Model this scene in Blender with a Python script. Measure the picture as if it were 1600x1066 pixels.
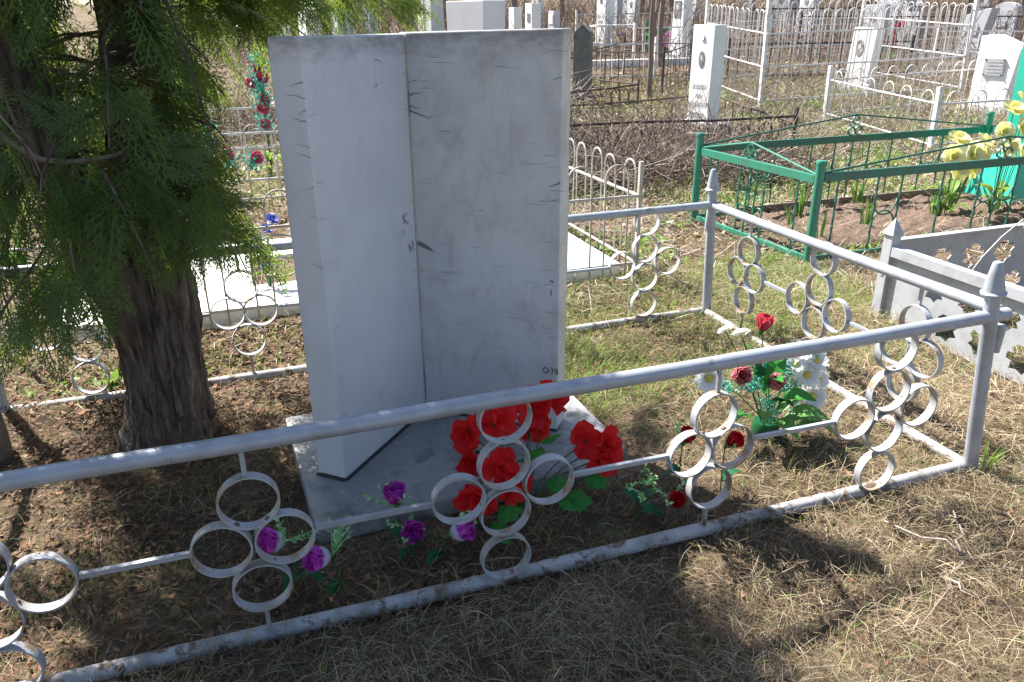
import bpy, bmesh, math, random
import numpy as np
from math import sin, cos, pi, radians, sqrt
from mathutils import Vector, Matrix, Quaternion
random.seed(7)
rng = np.random.default_rng(11)
SC = bpy.context.scene
for o in list(bpy.data.objects):
    bpy.data.objects.remove(o)
COL = SC.collection

# ------------------------------------------------------------------ camera
cd = bpy.data.cameras.new('camera')
cam = bpy.data.objects.new('camera', cd)
COL.objects.link(cam)
Rm = Matrix(((0.94301, 0.13583, -0.30502), (-0.33252, 0.35892, -0.87161), (-0.00895, 0.92343, 0.38382)))
q = Rm.to_quaternion(); q.normalize()
cam.matrix_world = Matrix.Translation((0, 0, 1.6)) @ q.to_matrix().to_4x4()
cd.sensor_width = 36.0
cd.lens = 27.3
cd.clip_start = 0.02
cd.clip_end = 2000
SC.camera = cam

# ------------------------------------------------------------------ light
SUN_EL = radians(50)
SUN_AZ = Vector((-0.47, 0.883))
SUN_AZ.normalize()
sdir = Vector((SUN_AZ.x*cos(SUN_EL), SUN_AZ.y*cos(SUN_EL), sin(SUN_EL)))
W = bpy.data.worlds.new('World'); SC.world = W; W.use_nodes = True
nt = W.node_tree; nt.nodes.clear()
wo = nt.nodes.new('ShaderNodeOutputWorld'); wb = nt.nodes.new('ShaderNodeBackground')
sk = nt.nodes.new('ShaderNodeTexSky'); sk.sky_type = 'NISHITA'; sk.sun_disc = False
sk.sun_elevation = SUN_EL; sk.sun_rotation = math.atan2(SUN_AZ.x, SUN_AZ.y) % (2*pi)
sk.altitude = 200; sk.air_density = 1.0; sk.dust_density = 1.5; sk.ozone_density = 1.0
wb.inputs['Strength'].default_value = 0.064
nt.links.new(sk.outputs[0], wb.inputs[0]); nt.links.new(wb.outputs[0], wo.inputs[0])
sl = bpy.data.lights.new('sun', 'SUN'); sl.energy = 5.0; sl.angle = radians(0.53); sl.color = (1, 0.955, 0.88)
so = bpy.data.objects.new('sun', sl); COL.objects.link(so)
so.rotation_euler = sdir.to_track_quat('Z', 'Y').to_euler()
so.location = (-6, 8, 12)
SC.view_settings.view_transform = 'Standard'
SC.view_settings.look = 'None'
SC.view_settings.exposure = 1.68
SC.view_settings.gamma = 1.0
SC.view_settings.use_curve_mapping = False
SC.cycles.max_bounces = 8
SC.cycles.transparent_max_bounces = 8

# ------------------------------------------------------------------ helpers
def tag(o, label=None, cat=None, group=None, kind=None):
    if label: o['label'] = label
    if cat: o['category'] = cat
    if group: o['group'] = group
    if kind: o['kind'] = kind
    return o

def thing(name, label, cat, loc=(0, 0, 0), rz=0.0, group=None):
    o = bpy.data.objects.new(name, None)
    COL.objects.link(o); o.location = loc; o.rotation_euler = (0, 0, rz)
    o.empty_display_size = 0.1
    return tag(o, label, cat, group)

def part(name, me, parent=None, loc=(0, 0, 0), rot=None, scale=None, label=None):
    o = bpy.data.objects.new(name, me)
    COL.objects.link(o)
    if parent: o.parent = parent
    o.location = loc
    if rot is not None:
        if isinstance(rot, Quaternion):
            o.rotation_mode = 'QUATERNION'; o.rotation_quaternion = rot
        elif isinstance(rot, (int, float)):
            o.rotation_euler = (0, 0, rot)
        else:
            o.rotation_euler = rot
    if scale is not None:
        o.scale = (scale,)*3 if isinstance(scale, (int, float)) else scale
    if label: o['label'] = label
    return o

def mesh_np(name, V, F, mat=None, smooth=False):
    V = np.asarray(V, dtype=np.float32).reshape(-1, 3); F = np.asarray(F, dtype=np.int32)
    n = F.shape[1]
    me = bpy.data.meshes.new(name)
    me.vertices.add(len(V)); me.vertices.foreach_set('co', V.ravel())
    me.loops.add(F.size); me.loops.foreach_set('vertex_index', F.ravel())
    me.polygons.add(len(F))
    me.polygons.foreach_set('loop_start', np.arange(0, F.size, n, dtype=np.int32))
    me.polygons.foreach_set('loop_total', np.full(len(F), n, dtype=np.int32))
    if smooth: me.polygons.foreach_set('use_smooth', np.ones(len(F), dtype=bool))
    me.update(calc_edges=True)
    if mat: me.materials.append(mat)
    return me

class MB:
    """collects faces of one part"""
    def __init__(s): s.v = []; s.f = []
    def add(s, V, F):
        b = len(s.v); s.v += [tuple(p) for p in V]; s.f += [tuple(i+b for i in f) for f in F]; return s
    def box(s, x0, x1, y0, y1, z0, z1):
        V = [(x, y, z) for z in (z0, z1) for (x, y) in ((x0, y0), (x1, y0), (x1, y1), (x0, y1))]
        return s.add(V, [(3, 2, 1, 0), (4, 5, 6, 7), (0, 1, 5, 4), (1, 2, 6, 5), (2, 3, 7, 6), (3, 0, 4, 7)])
    def tube(s, pts, r, n=8, caps=True, square=False, twist=0.0):
        pts = [Vector(p) for p in pts]; m = len(pts)
        rr = list(r) if isinstance(r, (list, tuple)) else [r]*m
        V = []; F = []
        prev = None
        for i, p in enumerate(pts):
            t = (pts[min(i+1, m-1)] - pts[max(i-1, 0)]).normalized()
            if prev is None:
                ref = Vector((0, 0, 1)) if abs(t.z) < .9 else Vector((1, 0, 0))
                a = t.cross(ref).normalized()
            else:
                a = (prev - t*prev.dot(t)).normalized()
            prev = a; b = t.cross(a)
            for k in range(n):
                an = 2*pi*(k+(.5 if square else 0))/n + twist*i
                V.append(p + (a*cos(an) + b*sin(an))*rr[i])
        for i in range(m-1):
            for k in range(n):
                k2 = (k+1) % n
                F.append((i*n+k, i*n+k2, (i+1)*n+k2, (i+1)*n+k))
        if caps:
            F.append(tuple(range(n-1, -1, -1))); F.append(tuple((m-1)*n+k for k in range(n)))
        return s.add(V, F)
    def lathe(s, prof, n=16, c=(0, 0, 0)):
        V = [(c[0]+r*cos(2*pi*k/n), c[1]+r*sin(2*pi*k/n), c[2]+z) for (r, z) in prof for k in range(n)]
        F = []
        for i in range(len(prof)-1):
            for k in range(n):
                k2 = (k+1) % n
                F.append((i*n+k, i*n+k2, (i+1)*n+k2, (i+1)*n+k))
        F.append(tuple(range(n-1, -1, -1))); F.append(tuple((len(prof)-1)*n+k for k in range(n)))
        return s.add(V, F)
    def prism(s, poly, z0, z1):
        n = len(poly)
        V = [(x, y, z0) for x, y in poly] + [(x, y, z1) for x, y in poly]
        return s.add(V, [tuple(range(n-1, -1, -1)), tuple(range(n, 2*n))] + [(i, (i+1) % n, n+(i+1) % n, n+i) for i in range(n)])
    def mesh(s, name, mat, smooth=False, bevel=0.0, auto=None, seg=2):
        me = bpy.data.meshes.new(name)
        me.from_pydata(s.v, [], s.f)
        bm = bmesh.new(); bm.from_mesh(me)
        bmesh.ops.recalc_face_normals(bm, faces=bm.faces)
        if bevel:
            es = [e for e in bm.edges if len(e.link_faces) == 2 and e.calc_face_angle() > 0.5]
            bmesh.ops.bevel(bm, geom=es, offset=bevel, segments=seg, affect='EDGES', profile=.5)
        if smooth or auto:
            for f in bm.faces: f.smooth = True
            if auto:
                for e in bm.edges:
                    if len(e.link_faces) == 2 and e.calc_face_angle() > auto: e.smooth = False
        bm.to_mesh(me); bm.free()
        me.materials.append(mat)
        return me

def norm(a): return a/np.maximum(np.linalg.norm(a, axis=-1, keepdims=True), 1e-9)

def ribbons(P, Wd, S):
    """P (N,K,3) centre lines, Wd (N,K) half widths, S (N,3) side vectors -> quads"""
    N, K, _ = P.shape
    A = P + S[:, None, :]*Wd[..., None]; B = P - S[:, None, :]*Wd[..., None]
    V = np.stack([A, B], axis=2).reshape(-1, 3)
    base = (np.arange(N)*K*2)[:, None]; k = (np.arange(K-1)*2)[None, :]
    i = base + k
    F = np.stack([i, i+1, i+3, i+2], axis=-1).reshape(-1, 4)
    return V, F

def tubes(P, Rr, sides=4):
    N, K, _ = P.shape
    T = norm(np.gradient(P, axis=1))
    mean = norm(P[:, -1]-P[:, 0])
    ref = np.where(np.abs(mean[:, 2:3]) < .8, np.array([[0, 0, 1.]]), np.array([[1., 0, 0]]))[:, None, :]
    A = norm(np.cross(T, np.broadcast_to(ref, T.shape))); B = np.cross(T, A)
    an = 2*pi*np.arange(sides)/sides
    V = P[:, :, None, :] + Rr[:, :, None, None]*(A[:, :, None, :]*np.cos(an)[None, None, :, None] + B[:, :, None, :]*np.sin(an)[None, None, :, None])
    base = (np.arange(N)*K*sides)[:, None, None]; k = (np.arange(K-1)*sides)[None, :, None]; s = np.arange(sides)[None, None, :]; s2 = (s+1) % sides
    F = np.stack([base+k+s, base+k+s2, base+k+sides+s2, base+k+sides+s], axis=-1).reshape(-1, 4)
    return V.reshape(-1, 3), F

def merge(parts):
    Vs = []; Fs = []; b = 0
    for V, F in parts:
        Vs.append(np.asarray(V)); Fs.append(np.asarray(F)+b); b += len(V)
    return np.concatenate(Vs), np.concatenate(Fs)

def gz(x, y):
    u = .33*np.asarray(x, dtype=float)+.944*np.asarray(y, dtype=float)-9
    return .05*(np.sqrt(u*u+1)+u)/2

def bump(x, y):
    x = np.asarray(x, dtype=float); y = np.asarray(y, dtype=float)
    return .012*np.sin(3.1*x+1.3*y)+.010*np.sin(-2.2*x+4.3*y+1)+.007*np.sin(7.7*x+3.9*y+2)+.006*np.sin(-6.1*x+9.3*y)+.004*np.sin(15*x-11*y)

def ground(x, y): return gz(x, y)+bump(x, y)-.012
def G(x, y): return float(ground(x, y))

def fieldn(x, y, s=1.0, seed=0.0):
    """smooth pseudo noise about -1..1"""
    x = x*s+seed; y = y*s-seed*1.7
    return (np.sin(1.7*x+.9*y)+np.sin(-1.1*x+2.3*y+1.3)+np.sin(3.3*x-1.9*y+2.1)*.7+np.sin(4.1*x+4.7*y+.4)*.6)/3.0

# ------------------------------------------------------------------ materials
def new_mat(name):
    m = bpy.data.materials.new(name); m.use_nodes = True
    n = m.node_tree; n.nodes.clear()
    out = n.nodes.new('ShaderNodeOutputMaterial'); b = n.nodes.new('ShaderNodeBsdfPrincipled')
    n.links.new(b.outputs[0], out.inputs[0])
    return m, n, b, out

def noise(n, scale, detail=4, rough=.55, coord=None, scl=None, dist=0):
    t = n.nodes.new('ShaderNodeTexNoise'); t.inputs['Scale'].default_value = scale
    t.inputs['Detail'].default_value = detail; t.inputs['Roughness'].default_value = rough; t.inputs['Distortion'].default_value = dist
    tc = coord or n.nodes.new('ShaderNodeTexCoord').outputs['Object']
    if scl:
        mp = n.nodes.new('ShaderNodeMapping'); mp.inputs['Scale'].default_value = scl
        n.links.new(tc, mp.inputs[0]); tc = mp.outputs[0]
    n.links.new(tc, t.inputs['Vector'])
    return t.outputs['Fac']

def ramp(n, fac, stops, const=False):
    r = n.nodes.new('ShaderNodeValToRGB')
    el = r.color_ramp.elements
    while len(el) < len(stops): el.new(.5)
    for e, (p, c) in zip(el, stops):
        e.position = p; e.color = (*c, 1) if len(c) == 3 else c
    if const: r.color_ramp.interpolation = 'CONSTANT'
    n.links.new(fac, r.inputs[0]); return r.outputs[0]

def mixc(n, fac, a, b, mode='MIX'):
    m = n.nodes.new('ShaderNodeMix'); m.data_type = 'RGBA'; m.blend_type = mode
    for sock, v in ((m.inputs[0], fac), (m.inputs[6], a), (m.inputs[7], b)):
        if isinstance(v, (int, float)): sock.default_value = v
        elif isinstance(v, tuple): sock.default_value = (*v, 1)
        else: n.links.new(v, sock)
    return m.outputs[2]

def bumpn(n, b, h, strength=.3, dist=.01):
    bp = n.nodes.new('ShaderNodeBump'); bp.inputs['Strength'].default_value = strength; bp.inputs['Distance'].default_value = dist
    n.links.new(h, bp.inputs['Height']); n.links.new(bp.outputs[0], b.inputs['Normal'])

def wcoord(n): return n.nodes.new('ShaderNodeNewGeometry').outputs['Position']

def paint(name, base, dirt, rust=None, rust_amt=.62, rough=.5, spec=.5, metallic=0.0):
    m, n, b, o = new_mat(name)
    w = wcoord(n)
    f = noise(n, 9, 5, .6, w)
    c = ramp(n, f, [(.35, dirt), (.55, base), (1, base)])
    if rust:
        f2 = noise(n, 14, 6, .7, w, dist=.3)
        k = ramp(n, f2, [(rust_amt, (0, 0, 0)), (rust_amt+.07, (1, 1, 1))])
        c = mixc(n, k, c, rust)
    n.links.new(c, b.inputs['Base Color'])
    f3 = noise(n, 120, 3, .6, w)
    bumpn(n, b, f3, .12, .003)
    b.inputs['Roughness'].default_value = rough; b.inputs['Metallic'].default_value = metallic
    return m

M = {}
M['silver'] = paint('silver_paint', (.36, .39, .44), (.29, .305, .335), (.20, .12, .07), .63, .42, metallic=.15)
M['silver_ring'] = paint('silver_ring_paint', (.40, .42, .46), (.32, .30, .27), (.30, .20, .11), .54, .5, metallic=.1)
M['silver_plain'] = paint('silver_plate_paint', (.44, .455, .49), (.36, .365, .385), (.24, .17, .12), .66, .45, metallic=.15)
M['pipe'] = paint('weathered_pipe', (.38, .38, .39), (.22, .205, .19), (.13, .08, .05), .52, .6)
M['hoop'] = paint('old_white_rod_paint', (.46, .43, .39), (.32, .28, .24), (.23, .15, .10), .60, .6)
M['hoopw'] = paint('white_rod_paint', (.72, .70, .69), (.52, .47, .44), (.34, .24, .19), .62, .6)
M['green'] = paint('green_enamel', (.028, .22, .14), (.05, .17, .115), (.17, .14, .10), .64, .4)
M['green_shaded'] = paint('shaded_green_enamel', (.025, .14, .095), (.045, .10, .075), (.11, .075, .05), .60, .45)  # same green, a little rustier, with shade painted in for camera-facing panels
M['turq'] = paint('turquoise_enamel', (.03, .46, .33), (.04, .40, .30), None, .7, .35)
M['rust'] = paint('rusty_iron', (.075, .045, .035), (.045, .03, .027), (.12, .06, .035), .6, .8)
M['blackiron'] = paint('black_iron', (.035, .033, .038), (.05, .045, .045), (.10, .06, .05), .65, .6)
M['kelly'] = paint('bright_green_paint', (.01, .22, .07), (.02, .17, .06), None, .7, .4)

def marble(name, base, vein, streak, stain=None, streak_scale=(2, 2, 55), thr=.64, rough=.35, obj=True):
    m, n, b, o = new_mat(name)
    tc = n.nodes.new('ShaderNodeTexCoord').outputs['Object']
    c = ramp(n, noise(n, 3.5, 6, .6, tc, dist=.8), [(.3, vein), (.62, base)])
    f1 = noise(n, 1.0, 5, .65, tc, streak_scale, .25)
    k1 = ramp(n, f1, [(thr, (0, 0, 0)), (thr+.10, (1, 1, 1))])
    g = noise(n, 5, 3, .5, tc)
    gk = ramp(n, g, [(.42, (0, 0, 0)), (.66, (1, 1, 1))])
    kk = mixc(n, 1.0, k1, gk, 'MULTIPLY')
    c = mixc(n, kk, c, streak)
    if stain:
        s = ramp(n, noise(n, 6, 7, .75, tc, dist=.4), [(.48, (0, 0, 0)), (.66, (1, 1, 1))])
        c = mixc(n, s, c, stain)
    if name in ('marble_left', 'marble_right'):
        # brownish blotches and grime running down from the top edge
        bl = ramp(n, noise(n, 1.0, 5, .7, tc, (11, 11, 6), .5), [(.50, (0, 0, 0)), (.72, (.5, .5, .5) if name == 'marble_right' else (.2, .2, .2))])
        c = mixc(n, bl, c, (.33, .305, .285))
        sx = n.nodes.new('ShaderNodeSeparateXYZ'); n.links.new(tc, sx.inputs[0])
        mr = n.nodes.new('ShaderNodeMapRange'); mr.inputs['From Min'].default_value = 1.40; mr.inputs['From Max'].default_value = 1.56
        n.links.new(sx.outputs[2], mr.inputs['Value'])
        ad = n.nodes.new('ShaderNodeMath'); ad.operation = 'MULTIPLY'; n.links.new(mr.outputs[0], ad.inputs[0]); n.links.new(noise(n, 1.0, 5, .7, tc, (12, 12, 30)), ad.inputs[1])
        gm_ = ramp(n, ad.outputs[0], [(.22, (0, 0, 0)), (.56, (.8, .8, .8))])
        c = mixc(n, gm_, c, (.20, .20, .195))
    n.links.new(c, b.inputs['Base Color'])
    b.inputs['Roughness'].default_value = rough
    bumpn(n, b, noise(n, 60, 4, .6, tc), .06, .004)
    return m
M['marble_a'] = marble('marble_left', (.66, .68, .72), (.61, .63, .675), (.40, .41, .45), None, (3, 3, 70), .66, .3)
M['marble_b'] = marble('marble_right', (.63, .63, .63), (.51, .515, .52), (.30, .31, .33), None, (2.2, 2.2, 75), .60, .35)
M['marble_base'] = marble('marble_plinth', (.31, .31, .305), (.22, .22, .22), (.13, .13, .13), (.10, .098, .09), (6, 6, 9), .62, .45)
M['stone_white'] = marble('white_stone', (.78, .78, .77), (.70, .70, .70), (.55, .55, .55), None, (9, 9, 12), .68, .6)
M['stone_streak'] = marble('streaked_white_stone', (.74, .74, .75), (.66, .66, .68), (.40, .40, .43), None, (40, 40, 3), .60, .6)
M['stone_grey'] = marble('grey_stone', (.50, .51, .54), (.42, .43, .46), (.3, .3, .32), None, (9, 9, 9), .66, .6)
M['slab'] = marble('white_slab', (.78, .77, .75), (.70, .69, .66), (.5, .49, .46), None, (8, 8, 8), .70, .6)
M['stone_dark'] = marble('dark_stone', (.13, .13, .125), (.09, .09, .085), (.05, .05, .05), (.17, .18, .13), (9, 9, 9), .6, .7)

def plain(name, col, rough=.6, var=.25, scale=20):
    m, n, b, o = new_mat(name)
    tc = n.nodes.new('ShaderNodeTexCoord').outputs['Object']
    lo = tuple(c*(1-var) for c in col); hi = tuple(min(1, c*(1+var)) for c in col)
    n.links.new(ramp(n, noise(n, scale, 4, .6, tc), [(.3, lo), (.7, hi)]), b.inputs['Base Color'])
    b.inputs['Roughness'].default_value = rough
    return m
M['mark'] = plain('dark_mark', (.15, .155, .17), .7)
M['crack'] = plain('hairline_crack', (.28, .285, .30), .7)
M['seam'] = plain('ochre_seam', (.80, .71, .48), .8, .2, 60)
M['seam_pale'] = plain('pale_seam_mortar', (.52, .51, .48), .8, .2, 40)
M['mortar'] = plain('black_mortar', (.035, .035, .035), .9)
M['portrait'] = plain('portrait_print', (.20, .19, .19), .3, .8, 22)
M['portrait2'] = plain('portrait_print_light', (.30, .29, .29), .3, .9, 14)
M['letters'] = plain('faded_letters', (.50, .50, .52), .7)
M['plaque'] = plain('metal_plaque', (.42, .42, .44), .4, .15, 40)
M['wood'] = plain('weathered_wood', (.17, .13, .10), .85, .4, 15)
M['white'] = plain('white_paint', (.75, .74, .73), .6, .1)
M['redpaint'] = plain('red_paint', (.30, .06, .04), .6, .3)
M['bluebox'] = plain('dark_blue_plaque', (.035, .045, .07), .35, .3)

def leafmat(name, cols, trans=.35, rough=.6, tcol=None, fine=0):
    """leaf / petal / blade stock: one tone per separate piece, light passes through"""
    m, n, b, o = new_mat(name)
    g = n.nodes.new('ShaderNodeNewGeometry')
    st = [(i/max(1, len(cols)-1), c) for i, c in enumerate(cols)]
    c = ramp(n, g.outputs['Random Per Island'], st)
    if fine:
        v = ramp(n, noise(n, fine, 3, .6, g.outputs['Position']), [(.3, (.55, .55, .55)), (.7, (1, 1, 1))])
        c = mixc(n, 1.0, c, v, 'MULTIPLY')
    n.links.new(c, b.inputs['Base Color']); b.inputs['Roughness'].default_value = rough
    b.inputs['Specular IOR Level'].default_value = .25
    t = n.nodes.new('ShaderNodeBsdfTranslucent')
    if tcol: n.links.new(mixc(n, .6, c, tcol), t.inputs[0])
    else: n.links.new(c, t.inputs[0])
    mx = n.nodes.new('ShaderNodeMixShader'); mx.inputs[0].default_value = trans
    n.links.new(b.outputs[0], mx.inputs[1]); n.links.new(t.outputs[0], mx.inputs[2]); n.links.new(mx.outputs[0], o.inputs[0])
    return m
M['thuja'] = leafmat('thuja_leaf', [(.042, .09, .026), (.068, .125, .034), (.092, .148, .034), (.046, .10, .040)], .46, .5, (.22, .30, .03))
M['thuja_dry'] = leafmat('thuja_dry_leaf', [(.16, .07, .025), (.11, .06, .02)], .3, .7)
M['straw'] = leafmat('dry_straw', [(.24, .18, .11), (.40, .32, .205), (.55, .455, .31), (.30, .23, .145), (.15, .11, .068), (.66, .575, .42)], .22, .65)
M['straw_dark'] = leafmat('shade_straw', [(.10, .07, .045), (.17, .125, .08), (.25, .19, .125), (.07, .048, .034), (.13, .11, .055)], .2, .7)  # dark straw tones, deepened to carry the shade on the foreground grass
M['grass'] = leafmat('green_grass', [(.14, .22, .045), (.22, .32, .07), (.30, .38, .11), (.16, .25, .06)], .4, .5, (.25, .36, .06))
M['litter'] = leafmat('leaf_litter', [(.13, .062, .035), (.20, .11, .065), (.28, .18, .11), (.10, .05, .032), (.24, .12, .06)], .2, .75)
M['litter_pale'] = leafmat('pale_leaf_litter', [(.32, .24, .185), (.46, .37, .29), (.22, .145, .11), (.56, .48, .41)], .2, .75)
M['weed'] = leafmat('weed_leaf', [(.10, .20, .03), (.16, .28, .05), (.20, .30, .08)], .35, .5, (.28, .42, .06))
M['bulb'] = leafmat('bulb_leaf', [(.06, .15, .035), (.10, .21, .05)], .35, .4, (.2, .34, .05))
M['twig'] = leafmat('dry_twig', [(.10, .072, .058), (.16, .12, .10), (.23, .18, .155), (.075, .052, .042)], 0, .8)
M['brush'] = leafmat('brush_twig', [(.035, .024, .02), (.10, .07, .056), (.19, .14, .115), (.05, .034, .028), (.30, .235, .20), (.44, .37, .32), (.08, .055, .045)], 0, .8)
M['twig_pale'] = leafmat('pale_twig', [(.34, .28, .25), (.48, .42, .38), (.20, .155, .13)], 0, .8)
M['redpetal'] = leafmat('red_petal', [(.55, .010, .016), (.80, .03, .035), (.70, .015, .02)], .45, .5, (.85, .04, .03))
M['purple'] = leafmat('purple_petal', [(.56, .04, .50), (.68, .12, .62)], .3, .5)
M['lilac'] = leafmat('lilac_white_petal', [(.55, .50, .66), (.66, .60, .72)], .3, .5)
M['rose'] = leafmat('deep_red_petal', [(.52, .01, .02), (.62, .02, .03)], .25, .5)
M['pink'] = leafmat('crimson_petal', [(.62, .06, .10), (.72, .14, .18)], .3, .5)
M['pinkrose'] = leafmat('pink_rose_petal', [(.70, .14, .18), (.80, .52, .52), (.72, .20, .24)], .3, .5)
M['pinkedge'] = leafmat('pale_pink_petal', [(.72, .30, .32), (.78, .50, .50)], .3, .5)
M['whitepetal'] = leafmat('white_petal', [(.78, .78, .77), (.82, .82, .80)], .3, .5)
M['yellowpetal'] = leafmat('yellow_petal', [(.84, .80, .25), (.86, .85, .55), (.88, .87, .74)], .5, .5)
M['centre'] = plain('flower_centre', (.55, .45, .08), .8)
M['fleaf'] = leafmat('cloth_leaf', [(.03, .20, .035), (.05, .25, .04)], .35, .45, (.06, .32, .04))
M['fleaf_dark'] = leafmat('dark_cloth_leaf', [(.012, .10, .035), (.02, .13, .05)], .3, .45)
M['fleaf_pale'] = leafmat('pale_cloth_leaf', [(.10, .26, .06), (.16, .32, .10)], .35, .45)
M['sprig'] = leafmat('plastic_sprig', [(.12, .42, .08), (.30, .60, .22), (.5, .68, .45)], .3, .4)
M['tinsel'] = leafmat('teal_tinsel', [(.02, .30, .22), (.05, .42, .32), (.20, .52, .44)], .2, .4)
M['bluepetal'] = leafmat('blue_petal', [(.08, .10, .50), (.14, .18, .62), (.3, .35, .7)], .3, .5)
M['magenta'] = leafmat('magenta_petal', [(.55, .06, .18), (.62, .14, .24), (.5, .03, .07)], .3, .5)
M['pinkpetal'] = leafmat('lilac_pink_petal', [(.55, .16, .42), (.62, .28, .5)], .3, .5)
M['stem'] = plain('flower_stem', (.025, .10, .03), .5)

def barkmat():
    m, n, b, o = new_mat('bark')
    tc = n.nodes.new('ShaderNodeTexCoord').outputs['Object']
    f = noise(n, 1.0, 7, .7, tc, (34, 34, 4.5), .6)
    c = ramp(n, f, [(.30, (.022, .016, .013)), (.48, (.11, .082, .066)), (.62, (.21, .168, .138)), (.8, (.32, .27, .23))])
    r = ramp(n, noise(n, 3, 4, .6, tc), [(.52, (0, 0, 0)), (.66, (1, 1, 1))])
    c = mixc(n, r, c, mixc(n, .55, c, (.13, .055, .03)))
    g = ramp(n, noise(n, 5, 6, .7, tc), [(.56, (0, 0, 0)), (.68, (1, 1, 1))])
    c = mixc(n, g, c, mixc(n, .6, c, (.06, .075, .025)))
    n.links.new(c, b.inputs['Base Color']); b.inputs['Roughness'].default_value = .9
    bumpn(n, b, f, .9, .03)
    return m
M['bark'] = barkmat()

def groundmat():
    m, n, b, o = new_mat('ground')
    w = wcoord(n)
    f = noise(n, 1.3, 6, .6, w)
    c = ramp(n, f, [(.32, (.085, .058, .040)), (.5, (.17, .122, .083)), (.68, (.28, .215, .145))])
    fine = noise(n, 55, 6, .75, w)
    c2 = ramp(n, fine, [(.3, (.35, .33, .30)), (.6, (1, 1, 1)), (.8, (1.5, 1.45, 1.35))])
    c = mixc(n, .9, c, c2, 'MULTIPLY')
    g = ramp(n, noise(n, .9, 5, .65, w, dist=.4), [(.53, (0, 0, 0)), (.66, (1, 1, 1))])
    gf = ramp(n, noise(n, 30, 4, .7, w), [(.42, (0, 0, 0)), (.6, (1, 1, 1))])
    c = mixc(n, mixc(n, 1.0, g, gf, 'MULTIPLY'), c, (.085, .125, .03))
    n.links.new(c, b.inputs['Base Color']); b.inputs['Roughness'].default_value = .95
    b.inputs['Specular IOR Level'].default_value = .1
    bumpn(n, b, fine, .8, .02)
    return m
M['ground'] = groundmat()
def soilmat():
    m, n, b, o = new_mat('soil')
    w = wcoord(n)
    c = ramp(n, noise(n, 26, 7, .75, w), [(.3, (.07, .043, .032)), (.55, (.19, .125, .09)), (.75, (.30, .21, .155))])
    n.links.new(c, b.inputs['Base Color']); b.inputs['Roughness'].default_value = .95
    bumpn(n, b, noise(n, 40, 6, .7, w), 1.0, .03)
    return m
M['soil'] = soilmat()

# ------------------------------------------------------------------ ground sheet
def axis(lo, mid0, mid1, hi, step):
    a = list(np.arange(mid0, mid1, step))
    s = step; x = mid0; L = []
    while x > lo: s *= 1.25; x -= s; L.append(x)
    s = step; x = a[-1]; H = []
    while x < hi: s *= 1.25; x += s; H.append(x)
    return np.array(L[::-1]+a+H)
gxs = axis(-300, -3, 8, 300, .05); gys = axis(-60, .2, 9, 400, .05)
GX, GY = np.meshgrid(gxs, gys)
near = np.clip(1.2-np.hypot(GX-2, GY-4)/14, 0, 1)
micro = (np.sin(GX*31+np.sin(GY*23)*2)*np.sin(GY*29+np.sin(GX*17)*2))*.006
capd = np.minimum(gz(GX, GY), 3.2)
GZ = capd+bump(GX, GY)*np.clip(1.3-np.hypot(GX, GY)/60, 0, 1)-.012+micro*near
nx = len(gxs); ny = len(gys)
ii = (np.arange(ny-1)[:, None]*nx+np.arange(nx-1)[None, :]).ravel()
gm = mesh_np('ground', np.stack([GX, GY, GZ], -1), np.stack([ii, ii+1, ii+nx+1, ii+nx], -1), M['ground'], True)
tag(part('ground', gm), kind='structure')

def wpart(name, mb, mat, root, **kw):
    """part whose collected vertices are in world coordinates; root is unrotated"""
    org = Vector(root.location)
    p = root
    while p.parent: p = p.parent; org += Vector(p.location)
    mb.v = [(v[0]-org.x, v[1]-org.y, v[2]-org.z) for v in mb.v]
    return part(name, mb.mesh(name, mat, **kw), root)

# ------------------------------------------------------------------ open-book headstone
PZ = .055
hs = thing('headstone', 'tall pale grey marble headstone shaped like an open book on a stained plinth', 'headstone', (.63, 2.7, 0))
Vc = Vector((.629, 2.927, 0)); L2 = Vector((.222, 2.48, 0)); R1 = Vector((1.080, 2.551, 0))
ul = (L2-Vc).normalized(); ur = (R1-Vc).normalized()
nl = Vector((-ul.y, ul.x, 0)); nr = Vector((ur.y, -ur.x, 0))   # towards the reader
if nl.y > 0: nl = -nl
if nr.y > 0: nr = -nr
TH = .118; TR = .105
HT = 1.556
Vb = Vector((.642, 2.927+.165, 0))
def wing(name, A, B, n, t, mat, ztop0, ztop1):
    # A seam, B outer edge
    P = [A, B, B-n*t, Vb]
    mb = MB()
    V = [(p.x, p.y, PZ+.004) for p in P]+[(p.x, p.y, z) for p, z in zip(P, (ztop0, ztop1, ztop1, ztop0))]
    mb.add(V, [(3, 2, 1, 0), (4, 5, 6, 7), (0, 1, 5, 4), (1, 2, 6, 5), (2, 3, 7, 6), (3, 0, 4, 7)])
    return wpart(name, mb, mat, hs, bevel=.005)
G1 = (ul*.0012); G2 = (ur*.0012)
wl = wing('left_slab', Vc+G1, L2, nl, TH, M['marble_a'], 1.552, 1.556)
wr = wing('right_slab', Vc+G2, R1, nr, TR, M['marble_b'], 1.556, 1.568)
mb = MB()
mb.add([(x, y, z) for z, ins in ((-.02, 0), (PZ, 0)) for (x, y) in ((.05, 3.06), (.086, 2.225), (1.06, 2.262), (1.285, 2.345), (1.27, 3.06))],
       [(0, 1, 2, 3, 4), (9, 8, 7, 6, 5)]+[(i, 5+i, 5+(i+1) % 5, (i+1) % 5) for i in range(5)])
wpart('plinth', mb, M['marble_base'], hs, bevel=.008)
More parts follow.
